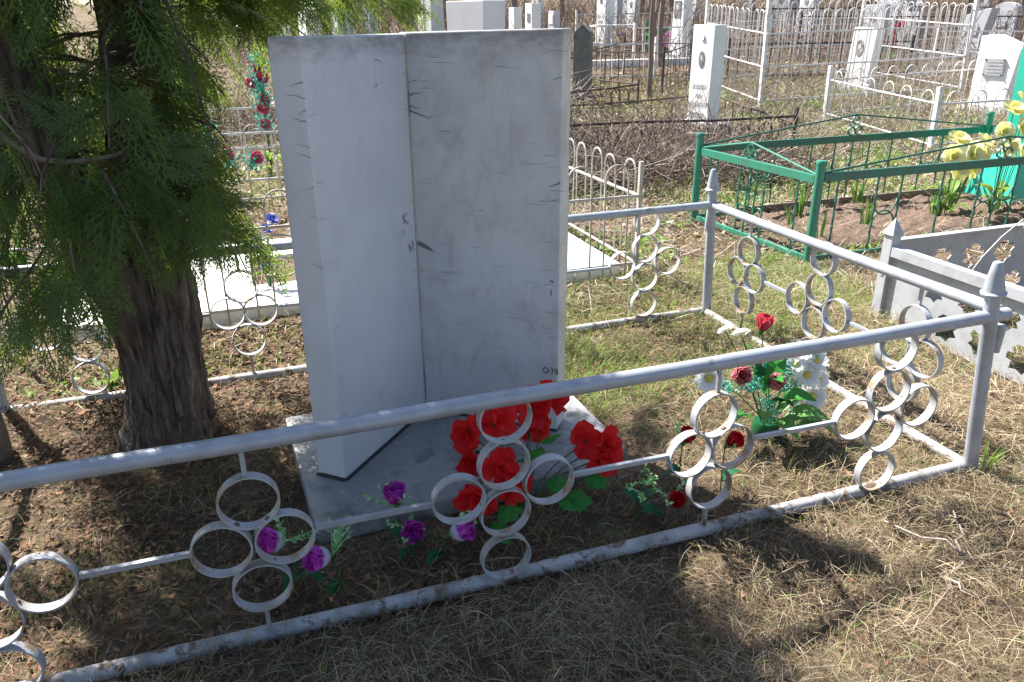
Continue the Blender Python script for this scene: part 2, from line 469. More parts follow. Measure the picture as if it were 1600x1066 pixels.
# black mortar bead along the foot of both slabs
mb = MB()
mb.tube([Vc+nl*.004+Vector((0, 0, PZ+.001)), L2+nl*.004+Vector((0, 0, PZ+.001))], .007, 6)
mb.tube([L2+Vector((-.004, -.006, PZ+.001)), L2-nl*TH+Vector((-.006, -.004, PZ+.001))], .007, 6)
wpart('mortar_joint', mb, M['mortar'], hs)
mb = MB(); mb.tube([Vc+nr*.004+Vector((0, 0, PZ+.001)), R1+nr*.004+Vector((0, 0, PZ+.001))], .007, 6)
wpart('mortar_joint', mb, M['mortar'], hs)

def onface(side, u, z, off=.0016):
    if side == 'L': p = Vc+ul*u+nl*off
    elif side == 'R': p = Vc+ur*u+nr*off
    else: # left end
        e = -nl; nn = Vector((ul.x, ul.y, 0)); p = L2+e*u+nn*off
    return Vector((p.x, p.y, z))
def stroke(mb, side, pts, w):
    """flat tapering stroke lying on a slab face"""
    pts = [Vector((u, z)) for u, z in pts]
    ws = w if isinstance(w, (list, tuple)) else [w]*len(pts)
    V = []
    for i, p in enumerate(pts):
        t = (pts[min(i+1, len(pts)-1)]-pts[max(0, i-1)]).normalized(); s = Vector((-t.y, t.x))*ws[i]*.5
        for k in (s, -s): V.append(onface(side, p.x+k.x, p.y+k.y))
    mb.add(V, [(2*i, 2*i+1, 2*i+3, 2*i+2) for i in range(len(pts)-1)])
def wig(a, b, n=7, amp=.003, seed=0):
    r = random.Random(seed)
    return [(a[0]+(b[0]-a[0])*i/(n-1), a[1]+(b[1]-a[1])*i/(n-1)+(r.uniform(-amp, amp) if 0 < i < n-1 else 0)) for i in range(n)]
# ochre filler in the seam, broken in places
for z0, z1, w in ((1.50, 1.552, .004), (1.36, 1.47, .0045), (1.10, 1.27, .004), (.80, 1.06, .0045), (.66, .76, .003), (.40, .58, .004), (.22, .30, .003)):
    mb = MB(); pts = [(.004+random.uniform(-.0012, .0012), z1+(z0-z1)*i/9) for i in range(10)]
    stroke(mb, 'L', pts, [w*random.uniform(.5, 1.2) for _ in pts])
    mb.v = [(v[0]+nl.x*.0008, v[1]+nl.y*.0008, v[2]) for v in mb.v]
    wpart('seam_filler', mb, M['seam'], hs)
mb = MB(); pts = [(.214-.0006*i+random.uniform(-.001, .001), 1.475-i*.0125) for i in range(9)]; stroke(mb, 'L', pts, [.003]*8+[.001])
wpart('seam_filler', mb, M['seam'], hs)
mb = MB(); stroke(mb, 'L', [(.0022, .07), (.0022, .8), (.0022, 1.543)], .0055); wpart('seam_mortar', mb, M['seam_pale'], hs)
# dark gap of the seam
for pts, w in (([(.0015, 1.40), (.0025, 1.30), (.001, 1.27)], .004), ([(.002, .27), (.003, .20), (.002, .10)], .005)):
    mb = MB(); stroke(mb, 'R', pts, w); wpart('seam_gap', mb, M['mark'], hs)
# cracks and scuffs
def crack(side, a, b, w, mat='crack', seed=0, amp=.003):
    mb = MB(); p = wig(a, b, 7, amp, seed); n = len(p)
    stroke(mb, side, p, [w*(1-.8*i/(n-1))+.0004 for i in range(n)])
    wpart('crack', mb, M[mat], hs)
crack('R', (.004, 1.345), (.055, 1.353), .005, 'mark', 1); crack('R', (.003, 1.303), (.05, 1.300), .004, 'mark', 2)
crack('R', (.004, 1.29), (.085, 1.262), .0065, 'mark', 3); crack('R', (.004, 1.39), (.04, 1.398), .003, 'crack', 4)
crack('L', (.211, 1.478), (.165, 1.462), .004, 'crack', 5); crack('L', (.20, 1.395), (.235, 1.385), .003, 'crack', 6)
crack('R', (.585, 1.06), (.545, 1.042), .005, 'mark', 7, .005); crack('R', (.585, 1.415), (.55, 1.405), .0035, 'crack', 8)
for i, (u, z, l) in enumerate(((.002, 1.43, .05), (.0, 1.385, .075), (.004, 1.315, .05), (.0, 1.35, .035), (.0, 1.24, .055), (.002, 1.21, .06), (.0, 1.12, .05), (.0, 1.02, .04), (.0, .86, .05))):
    crack('E', (u, z), (u+l, z+.012*(1 if i % 3 else -1)), .0030 if i < 4 else .002, 'crack', 20+i)
r = random.Random(5)
for i in range(34):
    z = r.uniform(.25, 1.5); u = r.choice([r.uniform(.02, .12), r.uniform(.1, .55), r.uniform(.40, .56)]); l = r.uniform(.03, .09)
    crack('R', (u, z), (u+l, z+r.uniform(-.006, .006)), r.uniform(.0012, .0024), 'crack', 60+i)
for i in range(14):
    z = r.uniform(.3, 1.5); u = r.choice([.01, .02, .56]); l = r.uniform(.02, .05)
    crack('L', (u, z), (u+l, z+r.uniform(-.004, .008)), r.uniform(.001, .002), 'crack', 120+i)
# thick scuff and left-over letter strokes
mb = MB(); stroke(mb, 'R', [(.004, .789), (.03, .780), (.055, .768), (.072, .760)], [.016, .018, .012, .002]); wpart('scuff', mb, M['mark'], hs)
def letter(side, strokes, w=.0045):
    mb = MB()
    for s in strokes: stroke(mb, side, s, w)
    wpart('letter', mb, M['mark'], hs)
letter('L', [[(.093, .922), (.083, .882)], [(.064, .922), (.0885, .903), (.056, .877)]])                              # K
letter('L', [[(.096, .865), (.092, .842)]], .003)
letter('L', [[(.062, .800), (.055, .768)], [(.060, .787), (.046, .785), (.044, .772), (.056, .768)], [(.035, .806), (.029, .768)]])   # soft yery
letter('R', [[(.538+.011*cos(a*pi/5), .318+.012*sin(a*pi/5)) for a in range(0, 11)]], .0045)                            # o
letter('R', [[(.563, .336), (.566, .305)], [(.565, .322), (.577, .327), (.582, .318), (.58, .305)], [(.585, .334), (.588, .306)]], .0045)
letter('R', [[(.556, .655), (.557, .63)]], .004); letter('R', [[(.552, .69), (.566, .685)]], .006)

# ------------------------------------------------------------------ silver ring fence round the grave
FX0, FX1, FY0, FY1 = -1.12, 2.47, 1.81, 3.65
rf = thing('ring_fence', 'low silver painted pipe fence with ring clusters around the open book headstone', 'fence', (FX1, FY0, 0))
RO, RI, RD = .0775, .0725, .030
def ring_mesh(name, ro, ri, dep, n, mat):
    V = []; F = []
    for k in range(n):
        a = 2*pi*k/n; c, s = cos(a), sin(a)
        V += [(ro*c, -dep/2, ro*s), (ro*c, dep/2, ro*s), (ri*c, dep/2, ri*s), (ri*c, -dep/2, ri*s)]
    for k in range(n):
        a = 4*k; b = 4*((k+1) % n)
        for i in range(4): F.append((a+i, b+i, b+(i+1) % 4, a+(i+1) % 4))
    m = MB().add(V, F).mesh(name, mat, smooth=True, auto=.6); return m
RING = ring_mesh('ring', RO, RI, RD, 40, M['silver_ring'])
def fpart(name, p0, p1, r, n=10, mat='silver', sag=0, root=None, square=False):
    p0 = Vector(p0); p1 = Vector(p1); k = max(2, int((p1-p0).length/.3))
    pts = [p0+(p1-p0)*i/k+Vector((0, 0, -sag*sin(pi*i/k)+(random.uniform(-.002, .002) if 0 < i < k and sag else 0))) for i in range(k+1)]
    mb = MB().tube(pts, r, n, square=square)
    return wpart(name, mb, M[mat], root or rf, auto=.7)
TZ = .637
fpart('top_rail', (FX0, FY0, TZ), (FX1-.02, FY0, TZ+.003), .0235, 14, sag=.004)
fpart('bottom_rail', (FX0, FY0+.012, .028), (FX1-.02, FY0+.012, .022), .0235, 12, 'pipe', sag=.005)
fpart('top_rail', (FX0, FY1, TZ), (FX1-.02, FY1, TZ), .0215, 12, sag=.004)
fpart('bottom_rail', (FX0, FY1, .004), (FX1-.02, FY1, .012), .022, 12, 'pipe', sag=.004)
fpart('top_rail', (FX1-.012, FY0+.03, TZ), (FX1-.012, FY1-.03, TZ), .0225, 12, sag=.003)
fpart('bottom_rail', (FX1, FY0+.03, .012), (FX1, FY1-.03, .01), .021, 12, 'pipe', sag=.003)
fpart('top_rail', (FX0, FY0+.03, TZ), (FX0, FY1-.03, TZ), .0225, 12)
fpart('bottom_rail', (FX0, FY0+.03, .012), (FX0, FY1-.03, .01), .021, 12, 'pipe')
def fence_post(x, y, lean, h=.845):
    mb = MB(); top = Vector((x+lean*h, y, h-.125)); bot = Vector((x, y, -.05))
    mb.tube([bot, top], .0255, 14)
    p = wpart('post', mb, M['silver'], rf, auto=.7)
    mb = MB()
    mb.lathe([(.030, -.004), (.040, .002), (.041, .010), (.034, .016), (.024, .075), (.016, .112), (.012, .118), (.0, .1185)], 16, (0, 0, 0))
    m = mb.mesh('finial', M['silver'], auto=.6)
    o = part('finial', m, p, top-Vector(rf.location), (0, lean, 0))
    mb = MB(); mb.tube([Vector((x-.038, y+.004, .50)), Vector((x-.033, y+.004, .60))], .022, 10)   # hinge sleeve
    wpart('hinge_sleeve', mb, M['silver'], rf, auto=.7)
fence_post(FX1, FY0, -.125); fence_post(FX1+.017, FY1+.003, -.04, .84); fence_post(FX0, FY1, .0, .84); fence_post(FX0, FY0, 0, .84)
SIX = [(0, .577), (0, .428), (-.135, .344), (.135, .344), (.006, .266), (.004, .108)]
FOUR = [(0, .462), (-.078, .336), (.078, .336), (0, .196)]
hypot_ = math.hypot
M['weldm'] = plain('rusty_weld', (.13, .09, .065), .7, .5, 90)
WELD = MB().lathe([(.001, -.009), (.006, -.007), (.0085, 0), (.006, .007), (.001, .009)], 7).mesh('weld', M['weldm'], smooth=True)
def cluster(kind, c, axis, y):
    """axis 'x': fence side runs along x at y; axis 'y': runs along y at x=y"""
    pts = SIX if kind == 6 else FOUR
    def P(d, z): return (c+d, y, z) if axis == 'x' else (y, c+d, z)
    for (d, z) in pts:
        d += random.uniform(-.006, .006); z += random.uniform(-.003, .003)
        a = random.uniform(-.05, .05)
        if axis == 'x': loc = (c+d, y, z); rz = a
        else: loc = (y, c+d, z); rz = pi/2+a
        part('ring', RING, rf, Vector(loc)-Vector(rf.location), (random.uniform(-.05, .05), random.uniform(0, 6.28), rz))
    # weld beads where neighbouring rings touch
    for i_ in range(len(pts)):
        for j_ in range(i_+1, len(pts)):
            dx = pts[i_][0]-pts[j_][0]; dz = pts[i_][1]-pts[j_][1]
            if hypot_(dx, dz) < .178:
                m_ = P((pts[i_][0]+pts[j_][0])/2, (pts[i_][1]+pts[j_][1])/2)
                part('weld', WELD, rf, Vector(m_)-Vector(rf.location), (random.uniform(0, 3), random.uniform(0, 3), 0), random.uniform(.7, 1.2))
    if kind == 4:
        fpart('strut', P(0, .537), P(0, TZ), .0085, 4, square=True); fpart('strut', P(0, .0), P(0, .121), .0085, 4, 'pipe', square=True)
    else:
        fpart('strut', P(.05, -.02), P(.045, .05), .007, 4, 'pipe', square=True)
def crossbars(cs, axis, y):
    for (k0, c0), (k1, c1) in zip(cs, cs[1:]):
        a = c0+(.2125 if k0 == 6 else .1555); b = c1-(.2125 if k1 == 6 else .1555)
        if b-a < .02: continue
        p0, p1 = ((a, y, .345), (b, y, .342)) if axis == 'x' else ((y, a, .342), (y, b, .342))
        fpart('crossbar', p0, p1, .0095, 4, square=True)
front = [(6, -.712), (4, -.085), (6, .603), (4, 1.298), (6, 1.985)]
back = [(6, -.75), (4, -.055), (6, .65), (4, 1.36), (6, 2.055)]
side = [(4, 2.19), (6, 2.745), (4, 3.30)]
for k, c in front: cluster(k, c, 'x', FY0)
for k, c in back: cluster(k, c, 'x', FY1)
for k, c in side: cluster(k, c, 'y', FX1)
for k, c in side: cluster(k, c, 'y', FX0)
crossbars(front, 'x', FY0); crossbars(back, 'x', FY1); crossbars(side, 'y', FX1); crossbars(side, 'y', FX0)
# brown stake at the left edge
st = thing('wooden_stake', 'short brown wooden stake beside the back rail at the left edge', 'stake', (-1.03, 3.2, -.03))
part('shaft', MB().tube([(0, 0, 0), (.006, .004, .14), (.004, 0, .27)], [.038, .033, .030], 9).mesh('shaft', M['wood'], auto=.8), st)

# ------------------------------------------------------------------ hoop fences
HOOPS = {}
def hoop_mesh(w, h, r, mat, seg=8, sides=6):
    key = (round(w, 3), round(h, 3), r, mat)
    if key not in HOOPS:
        pts = [(-w/2, 0, 0), (-w/2, 0, h-w/2)]+[(w/2*-cos(pi*i/seg), 0, h-w/2+w/2*sin(pi*i/seg)) for i in range(1, seg)]+[(w/2, 0, h-w/2), (w/2, 0, 0)]
        HOOPS[key] = MB().tube(pts, r, sides).mesh('hoop', M[mat], smooth=True)
    return HOOPS[key]
def hoop_panel(root, p0, p1, h, rails, step, w, r, rr, mat, z0=.04):
    p0 = Vector(p0); p1 = Vector(p1); d = p1-p0; L = Vector((d.x, d.y)).length; a = math.atan2(d.y, d.x)
    org = Vector(root.location)
    for z in rails:
        mb = MB().tube([p0+Vector((0, 0, z)), p0+d*.5+Vector((0, 0, z+random.uniform(-.008, .008))), p1+Vector((0, 0, z))], rr, 6)
        wpart('rail', mb, M[mat], root, auto=.8)
    n = max(1, int((L-.06)/step)); s = (L-.06)/n
    for i in range(n):
        t = (.03+s*(i+.5))/L; p = p0+d*t
        part('hoop', hoop_mesh(w, h-z0, r, mat), root, p+Vector((0, 0, z0+random.uniform(-.006, .006)))-org, (random.uniform(-.025, .025), random.uniform(-.015, .015), a))
def hoop_post(root, p, h, r, mat, lean=(0, 0), n=4):
    p = Vector(p); mb = MB().tube([p-Vector((0, 0, .1)), p+Vector((lean[0]*h, lean[1]*h, h))], r, n, square=True)
    wpart('post', mb, M[mat], root, auto=.7)
hf = thing('hoop_fence', 'thin off-white wire hoop fence around the white grave slab behind the headstone', 'fence', (2.38, 4.35, 0))
HX0, HX1, HY0, HY1 = -1.25, 2.385, 4.35, 7.35
for a, b in (((HX0, HY0, 0), (HX1, HY0, 0)), ((HX1, HY0, 0), (HX1, HY1, 0)), ((HX0, HY1, 0), (HX1, HY1, 0))):
    hoop_panel(hf, a, b, .76, (.115, .555), .245, .16, .0062, .0095, 'hoop')
for p in ((HX0, HY0, 0), (HX1, HY0, 0), (HX1, HY1, 0), (HX0, HY1, 0)): hoop_post(hf, p, .77, .017, 'hoop')
# a scroll of rod on the front panel
mb = MB(); mb.tube([(.05+.0*i, HY0-.02, .36) if i == 0 else (.16+.15*cos(2.9-i*.42), HY0-.02, .40+.12*sin(2.9-i*.42)) for i in range(13)], .006, 6)
wpart('scroll', mb, M['hoop'], hf, smooth=True)
# white ledger slab with two planting beds
gs = thing('grave_slab', 'bright white stone grave ledger lying inside the wire hoop fence', 'grave slab', (.6, 5.1, 0))
for x0, x1, y0, y1 in ((-1.05, 2.33, 4.46, 4.86), (-1.05, -.62, 4.863, 5.5), (-.60, .0, 4.863, 5.5), (.75, 2.33, 4.863, 5.5), (-1.05, 2.33, 5.503, 5.95)):
    wpart('slab_stone', MB().box(x0, x1, y0, y1, -.03, .085), M['slab'], gs, bevel=.006)
sb = thing('soil_bed', 'square bed of dark soil set into the white grave ledger', 'flower bed', (.375, 5.18, 0))
def soil_patch(name, x0, x1, y0, y1, z, root, n=24, amp=.02, edge=.03):
    xs = np.linspace(x0, x1, n); ys = np.linspace(y0, y1, n); X, Y = np.meshgrid(xs, ys)
    e = np.minimum(np.minimum(X-x0, x1-X), np.minimum(Y-y0, y1-Y))
    Z = z+amp*(fieldn(X, Y, 9, 2)*.7+fieldn(X, Y, 23, 5)*.5)-edge*np.exp(-e/.05)
    i = (np.arange(n-1)[:, None]*n+np.arange(n-1)[None, :]).ravel()
    V = np.stack([X-root.location.x, Y-root.location.y, Z-root.location.z], -1)
    return part(name, mesh_np(name, V, np.stack([i, i+1, i+n+1, i+n], -1), M['soil'], True), root)
soil_patch('soil', .0, .75, 4.863, 5.5, .075, sb, 20)

# ------------------------------------------------------------------ green fence
gf = thing('green_fence', 'glossy green iron fence with twisted bars and peaked tops around a soil bed', 'fence', (3.66, 4.23, 0))
PA = (3.60, 5.60); PB = (3.665, 4.23); PC = (6.92, 4.23); PD = (6.72, 5.60)
def bar(root, name, p0, p1, r, mat, n=8, square=False, tw=0, k=1):
    p0 = Vector(p0); p1 = Vector(p1)
    return wpart(name, MB().tube([p0+(p1-p0)*i/k for i in range(k+1)], r, n, square=square, twist=tw), M[mat], root, auto=.8)
for (x, y), h in ((PA, .70), (PB, .685), (PC, .70), (PD, .73)):
    bar(gf, 'post', (x, y, -.1), (x, y, h), .031, 'green', 12)
    wpart('post_cap', MB().lathe([(.034, 0), (.036, .012), (.030, .026), (.0, .032)], 12, (x, y, h)), M['green'], gf, auto=.7)
GRING = {m: ring_mesh('small_ring', .038, .031, .016, 20, M[m]) for m in ('green', 'green_shaded')}
def green_panel(a, b, ts, apex, mat, zr=.60, za=.75, cent=.5):
    a = Vector((*a, 0)); b = Vector((*b, 0)); d = b-a; L = d.length; u = d/L; ang = math.atan2(d.y, d.x); org = Vector(gf.location)
    e = u*.035
    mb = MB()
    c = [a+e, b-e]
    nrm = Vector((-u.y, u.x, 0))
    V = []
    for p in c:
        for (s, z) in ((-.012, zr-.033), (.012, zr-.033), (.012, zr+.027), (-.012, zr+.027)): V.append(p+nrm*s+Vector((0, 0, z)))
    mb.add(V, [(0, 1, 2, 3), (7, 6, 5, 4)]+[(i, (i+1) % 4, 4+(i+1) % 4, 4+i) for i in range(4)])
    wpart('top_rail', mb, M[mat], gf, bevel=.004)
    mb = MB(); V = []
    for p in c:
        for (s, z) in ((-.012, .02), (.012, .02), (.012, .055), (-.012, .055)): V.append(p+nrm*s+Vector((0, 0, z)))
    mb.add(V, [(0, 1, 2, 3), (7, 6, 5, 4)]+[(i, (i+1) % 4, 4+(i+1) % 4, 4+i) for i in range(4)])
    wpart('bottom_rail', mb, M[mat], gf, bevel=.003)
    ap = a+d*cent+Vector((0, 0, za))
    bar(gf, 'pediment_rod', a+e+Vector((0, 0, zr+.03)), ap, .0075, mat, 6); bar(gf, 'pediment_rod', ap, b-e+Vector((0, 0, zr+.03)), .0075, mat, 6)
    for (dx, z) in ((0, za-.045), (-.037, zr+.066), (.037, zr+.066)):
        p = a+d*cent+u*dx
        part('small_ring', GRING[mat], gf, p+Vector((0, 0, z))-org, ang)
    for t in ts:
        p = a+d*t
        bar(gf, 'twisted_bar', p+Vector((0, 0, .04)), p+Vector((0, 0, zr-.03)), .0085, mat, 4, True, .5, 16)
    # arches between the close pairs of bars
    tt = sorted(ts)
    for t0, t1 in zip(tt, tt[1:]):
        w = (t1-t0)*L
        if w < .26:
            for zc, sg in ((.22, 1), (.40, -1)):
                pts = [a+d*((t0+t1)/2)+u*(w/2*.96*cos(pi*i/8))+nrm*.010+Vector((0, 0, zc+sg*w/2*sin(pi*i/8))) for i in range(9)]
                wpart('arch', MB().tube(pts, .0065, 5), M[mat], gf, smooth=True)
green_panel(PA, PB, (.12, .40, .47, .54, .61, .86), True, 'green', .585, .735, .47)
green_panel(PB, PC, (.05, .155, .22, .335, .445, .50, .555, .66, .775, .84, .945), True, 'green_shaded', .60, .78)
green_panel(PA, PD, (.06, .17, .24, .36, .44, .50, .56, .64, .76, .83, .94), True, 'green_shaded', .60, .80)
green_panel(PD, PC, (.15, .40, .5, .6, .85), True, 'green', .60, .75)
gb = thing('raised_soil_bed', 'raised brown soil bed with a board edge inside the green fence', 'flower bed', (5.3, 4.95, 0))
soil_patch('soil', 3.95, 6.6, 4.42, 5.78-.3, .07, gb, 60, .03, .06)
for (x0, x1, y0, y1) in ((5.0, 6.62, 5.485, 5.51), (3.92, 4.95, 5.485, 5.505)):
    wpart('board', MB().box(x0, x1, y0, y1, -.03, .105), M['wood'], gb, bevel=.004)

# turquoise pyramid stele at the right edge
ts = thing('metal_stele', 'turquoise painted sheet metal grave marker rising at the right edge behind yellow flowers', 'headstone', (6.74, 5.05, 0))
def frustum(mb, x0, x1, y0, y1, z0, X0, X1, Y0, Y1, z1):
    V = [(x0, y0, z0), (x1, y0, z0), (x1, y1, z0), (x0, y1, z0), (X0, Y0, z1), (X1, Y0, z1), (X1, Y1, z1), (X0, Y1, z1)]
    return mb.add(V, [(3, 2, 1, 0), (4, 5, 6, 7), (0, 1, 5, 4), (1, 2, 6, 5), (2, 3, 7, 6), (3, 0, 4, 7)])
part('base_box', frustum(MB(), -.42, .55, -.16, .34, 0, -.34, .48, -.10, .28, .42).mesh('base_box', M['turq'], bevel=.006), ts)
part('obelisk', frustum(MB(), -.22, .38, -.02, .20, .423, -.30, .30, 0, .16, 1.42).mesh('obelisk', M['turq'], bevel=.006), ts)

# ------------------------------------------------------------------ silver sheet fence with punched holes
pf = thing('plate_fence', 'silver sheet metal fence with punched leaf shaped holes beside the ring fence corner', 'fence', (3.32, 3.2, 0))
def leafhole(cx, cz, s, rot=0.0, seed=0):
    r = random.Random(seed)
    prof = [(0, 1.0), (.42, .80), (.34, .48), (.85, .52), (.95, .1), (.62, -.12), (.78, -.58), (.3, -.62), (0, -.92), (-.34, -.60), (-.8, -.55), (-.60, -.1), (-.97, .12), (-.82, .55), (-.36, .46), (-.44, .82)]
    return [(cx+s*(x*cos(rot)-z*sin(rot))*r.uniform(.9, 1.05), cz+s*.92*(x*sin(rot)+z*cos(rot))) for x, z in prof]
def holed(name, L, z0, z1, holes, th, mat, root, loc, rz):
    bm = bmesh.new(); es = []
    for loop in [[(0, z0), (L, z0), (L, z1), (0, z1)]]+holes:
        vs = [bm.verts.new((x, 0, z)) for x, z in loop]
        for i in range(len(vs)): es.append(bm.edges.new((vs[i], vs[(i+1) % len(vs)])))
    bmesh.ops.triangle_fill(bm, use_beauty=True, edges=es)
    ret = bmesh.ops.extrude_face_region(bm, geom=list(bm.faces))
    bmesh.ops.translate(bm, vec=(0, th, 0), verts=[v for v in ret['geom'] if isinstance(v, bmesh.types.BMVert)])
    bmesh.ops.recalc_face_normals(bm, faces=bm.faces)
    me = bpy.data.meshes.new(name); bm.to_mesh(me); bm.free(); me.materials.append(M[mat])
    return part(name, me, root, Vector(loc)-Vector(root.location), rz)
hl = [leafhole(.30+i*.215, .275, .070, .2*(-1)**i, i) for i in range(6)]+[leafhole(.41+i*.215, .108, .082, .3*(-1)**i, 10+i) for i in range(6)]
holed('side_panel', 1.70, .0, .425, hl, .003, 'silver_plain', pf, (3.318, 3.17, 0), -pi/2)
hb = [leafhole(.37+i*.24, .305, .085, .2*(-1)**i, 30+i) for i in range(6)]+[leafhole(.25+i*.24, .11, .075, .3*(-1)**i, 40+i) for i in range(6)]
holed('back_panel', 1.85, .0, .455, hb, .003, 'silver_plain', pf, (3.35, 3.215, 0), 0)
def lpost(x, y, h):
    mb = MB(); mb.box(x-.03, x+.03, y-.03, y-.026, -.05, h); mb.box(x-.03, x-.026, y-.0258, y+.03, -.05, h)
    mb.box(x+.0225, x+.0265, y-.0258, y+.03, -.05, h)
    wpart('post', mb, M['silver_plain'], pf)
    mb = MB(); z = h
    V = [(x-.04, y-.04, z), (x+.04, y-.04, z), (x+.04, y+.04, z), (x-.04, y+.04, z), (x, y, z+.09)]
    mb.add(V, [(3, 2, 1, 0), (0, 1, 4), (1, 2, 4), (2, 3, 4), (3, 0, 4)])
    wpart('post_cap', mb, M['silver_plain'], pf)
lpost(3.32, 3.2, .50); lpost(5.2, 3.2, .50); lpost(3.32, 1.46, .48)
wpart('side_rail', MB().box(3.292, 3.347, 1.49, 3.165, .428, .436).box(3.292, 3.296, 1.49, 3.165, .385, .4278), M['silver_plain'], pf)
wpart('back_rail', MB().box(3.352, 5.17, 3.19, 3.235, .4555, .4635), M['silver_plain'], pf)
wpart('hasp', MB().box(3.286, 3.2895, 3.19, 3.21, .27, .30), M['silver_plain'], pf)

# ------------------------------------------------------------------ the thuja tree
tree = thing('thuja_tree', 'dark evergreen thuja with forked shaggy trunk and drooping sprays left of the headstone', 'tree', (-.40, 3.1, 0))
TO = np.array([-.40, 3.1, 0])
def bark_tube(pts, rad, n=28, rough=.010, seed=0, per=6):
    """trunk with vertical ridges"""
    pts = [Vector(p) for p in pts]; P = []; R = []
    for i in range(len(pts)-1):
        for k in range(per):
            t = k/per; P.append(pts[i].lerp(pts[i+1], t)); R.append(rad[i]*(1-t)+rad[i+1]*t)
    P.append(pts[-1]); R.append(rad[-1])
    mb = MB().tube(P, R, n, caps=False)
    rr = random.Random(seed); ph = [rr.uniform(0, 6.28) for _ in range(8)]
    V = []
    for i, v in enumerate(mb.v):
        ring = i//n; a = 2*pi*(i % n)/n; c = P[ring]; d = (Vector(v)-c); z = c.z
        k = rough*(sin(5*a+ph[0]+z*1.3)*.9+sin(9*a+ph[1]-z*2.1)*.8+sin(14*a+ph[2]+z*3)*.7+.5*sin(z*19+3*a+ph[3])+.4*sin(z*41+ph[4]+6*a)+rr.uniform(-.4, .4))
        if z < .18 and ring < 8: k += (.18-z)*.10*(1+.9*sin(3*a+ph[5]))
        V.append(c+d.normalized()*(d.length+k))
    mb.v = [(v.x, v.y, v.z) for v in V]
    return mb
def tpart(name, pts, rad, seed, n=28, rough=.010):
    mb = bark_tube(pts, rad, n, rough, seed)
    mb.v = [(v[0]-TO[0], v[1]-TO[1], v[2]) for v in mb.v]
    return part(name, mb.mesh(name, M['bark'], smooth=True), tree)
STEM_R = [(-.395, 3.10, -.06), (-.39, 3.10, .15), (-.375, 3.10, .40), (-.345, 3.11, .68), (-.33, 3.14, 1.10), (-.29, 3.19, 1.57), (-.26, 3.24, 2.3), (-.25, 3.25, 3.1), (-.25, 3.25, 3.7)]
STEM_L = [(-.43, 3.08, .42), (-.475, 3.05, .74), (-.585, 3.0, 1.15), (-.635, 2.98, 1.5), (-.74, 2.96, 2.2), (-.80, 2.95, 3.0), (-.82, 2.95, 3.4)]
tpart('trunk', STEM_R, [.160, .142, .140, .128, .093, .082, .06, .035, .012], 1, 56, .014)
tpart('trunk', STEM_L, [.07, .092, .088, .078, .055, .03, .010], 2, 32, .008)
def stem_at(S, z):
    for a, b in zip(S, S[1:]):
        if a[2] <= z <= b[2]:
            t = (z-a[2])/(b[2]-a[2]); return np.array(a)*(1-t)+np.array(b)*t
    return np.array(S[-1])
# bark flakes peeling from the trunk
K = 260
zz = rng.uniform(.02, 1.3, K); aa = rng.uniform(0, 2*pi, K); C0 = np.array([stem_at(STEM_R, z) for z in zz])
rad = np.interp(zz, [0, .15, .40, .68, 1.1, 1.57], [.175, .156, .152, .14, .098, .086])
out = np.stack([np.cos(aa), np.sin(aa), 0*aa], -1); ln = rng.uniform(.04, .14, K)
P = np.stack([C0+out*(rad+.004)[:, None]+np.array([0, 0, 1])*(ln*t)[:, None]+out*(rng.uniform(.0, .016, K)*t*t)[:, None] for t in (0, .5, 1)], 1)
Wd = np.stack([rng.uniform(.003, .009, K)*w for w in (1, .9, .25)], 1)
V, F = ribbons(P, Wd, np.stack([-np.sin(aa), np.cos(aa), 0*aa], -1))
tag(part('bark_flakes', mesh_np('bark_flakes', V-TO, F, M['bark']), tree), kind='stuff')

def spray_geo(seed, L=.30, nb=17, subs=7, w=.0021):
    """one flat fern-like thuja spray along +X in the XY plane"""
    r = np.random.default_rng(seed); segs = []
    def quad(p, d, l, wd, z0, z1):
        d = np.array(d); s = np.array([-d[1], d[0]])
        segs.append([(p[0]-s[0]*wd*.6, p[1]-s[1]*wd*.6, z0), (p[0]+d[0]*l*.5-s[0]*wd, p[1]+d[1]*l*.5-s[1]*wd, (z0+z1)/2), (p[0]+d[0]*l, p[1]+d[1]*l, z1), (p[0]+d[0]*l*.5+s[0]*wd, p[1]+d[1]*l*.5+s[1]*wd, (z0+z1)/2)])
    zf = lambda x, y: -.55*x*x/L*.6-1.2*y*y
    quad((0, 0), (1, 0), L, w*1.2, 0, zf(L, 0))
    for i in range(nb):
        x = L*(.06+.92*i/nb); sgn = 1 if i % 2 else -1
        env = L*.42*(1-i/nb)**.75*(.55+.45*min(1, i/4))+.012
        bl = env*r.uniform(.8, 1.15); a = radians(r.uniform(38, 52)*(1-.3*i/nb))
        d = np.array([cos(a), sgn*sin(a)]); p = np.array([x, 0.])
        e = p+d*bl; quad(p, d, bl, w, zf(*p), zf(*e))
        ns = max(2, int(subs*bl/(L*.42))+1)
        for k in range(ns):
            t = .18+.78*k/ns; q0 = p+d*bl*t; s2 = 1 if k % 2 else -1
            b2 = a*sgn+s2*radians(r.uniform(30, 46)); d2 = np.array([cos(b2), sin(b2)])
            sl2 = bl*.34*(1-t*.6)*r.uniform(.8, 1.2)+.006; e2 = q0+d2*sl2
            quad(q0, d2, sl2, w*.95, zf(*q0), zf(*e2)+r.uniform(-.004, .004))
    V = np.array(segs).reshape(-1, 3); F = np.arange(len(V)).reshape(-1, 4)
    return V, F
SPR = [spray_geo(s, w=.0034) for s in range(5)]
SPR_LO = [spray_geo(s+20, nb=10, subs=4, w=.0055) for s in range(3)]
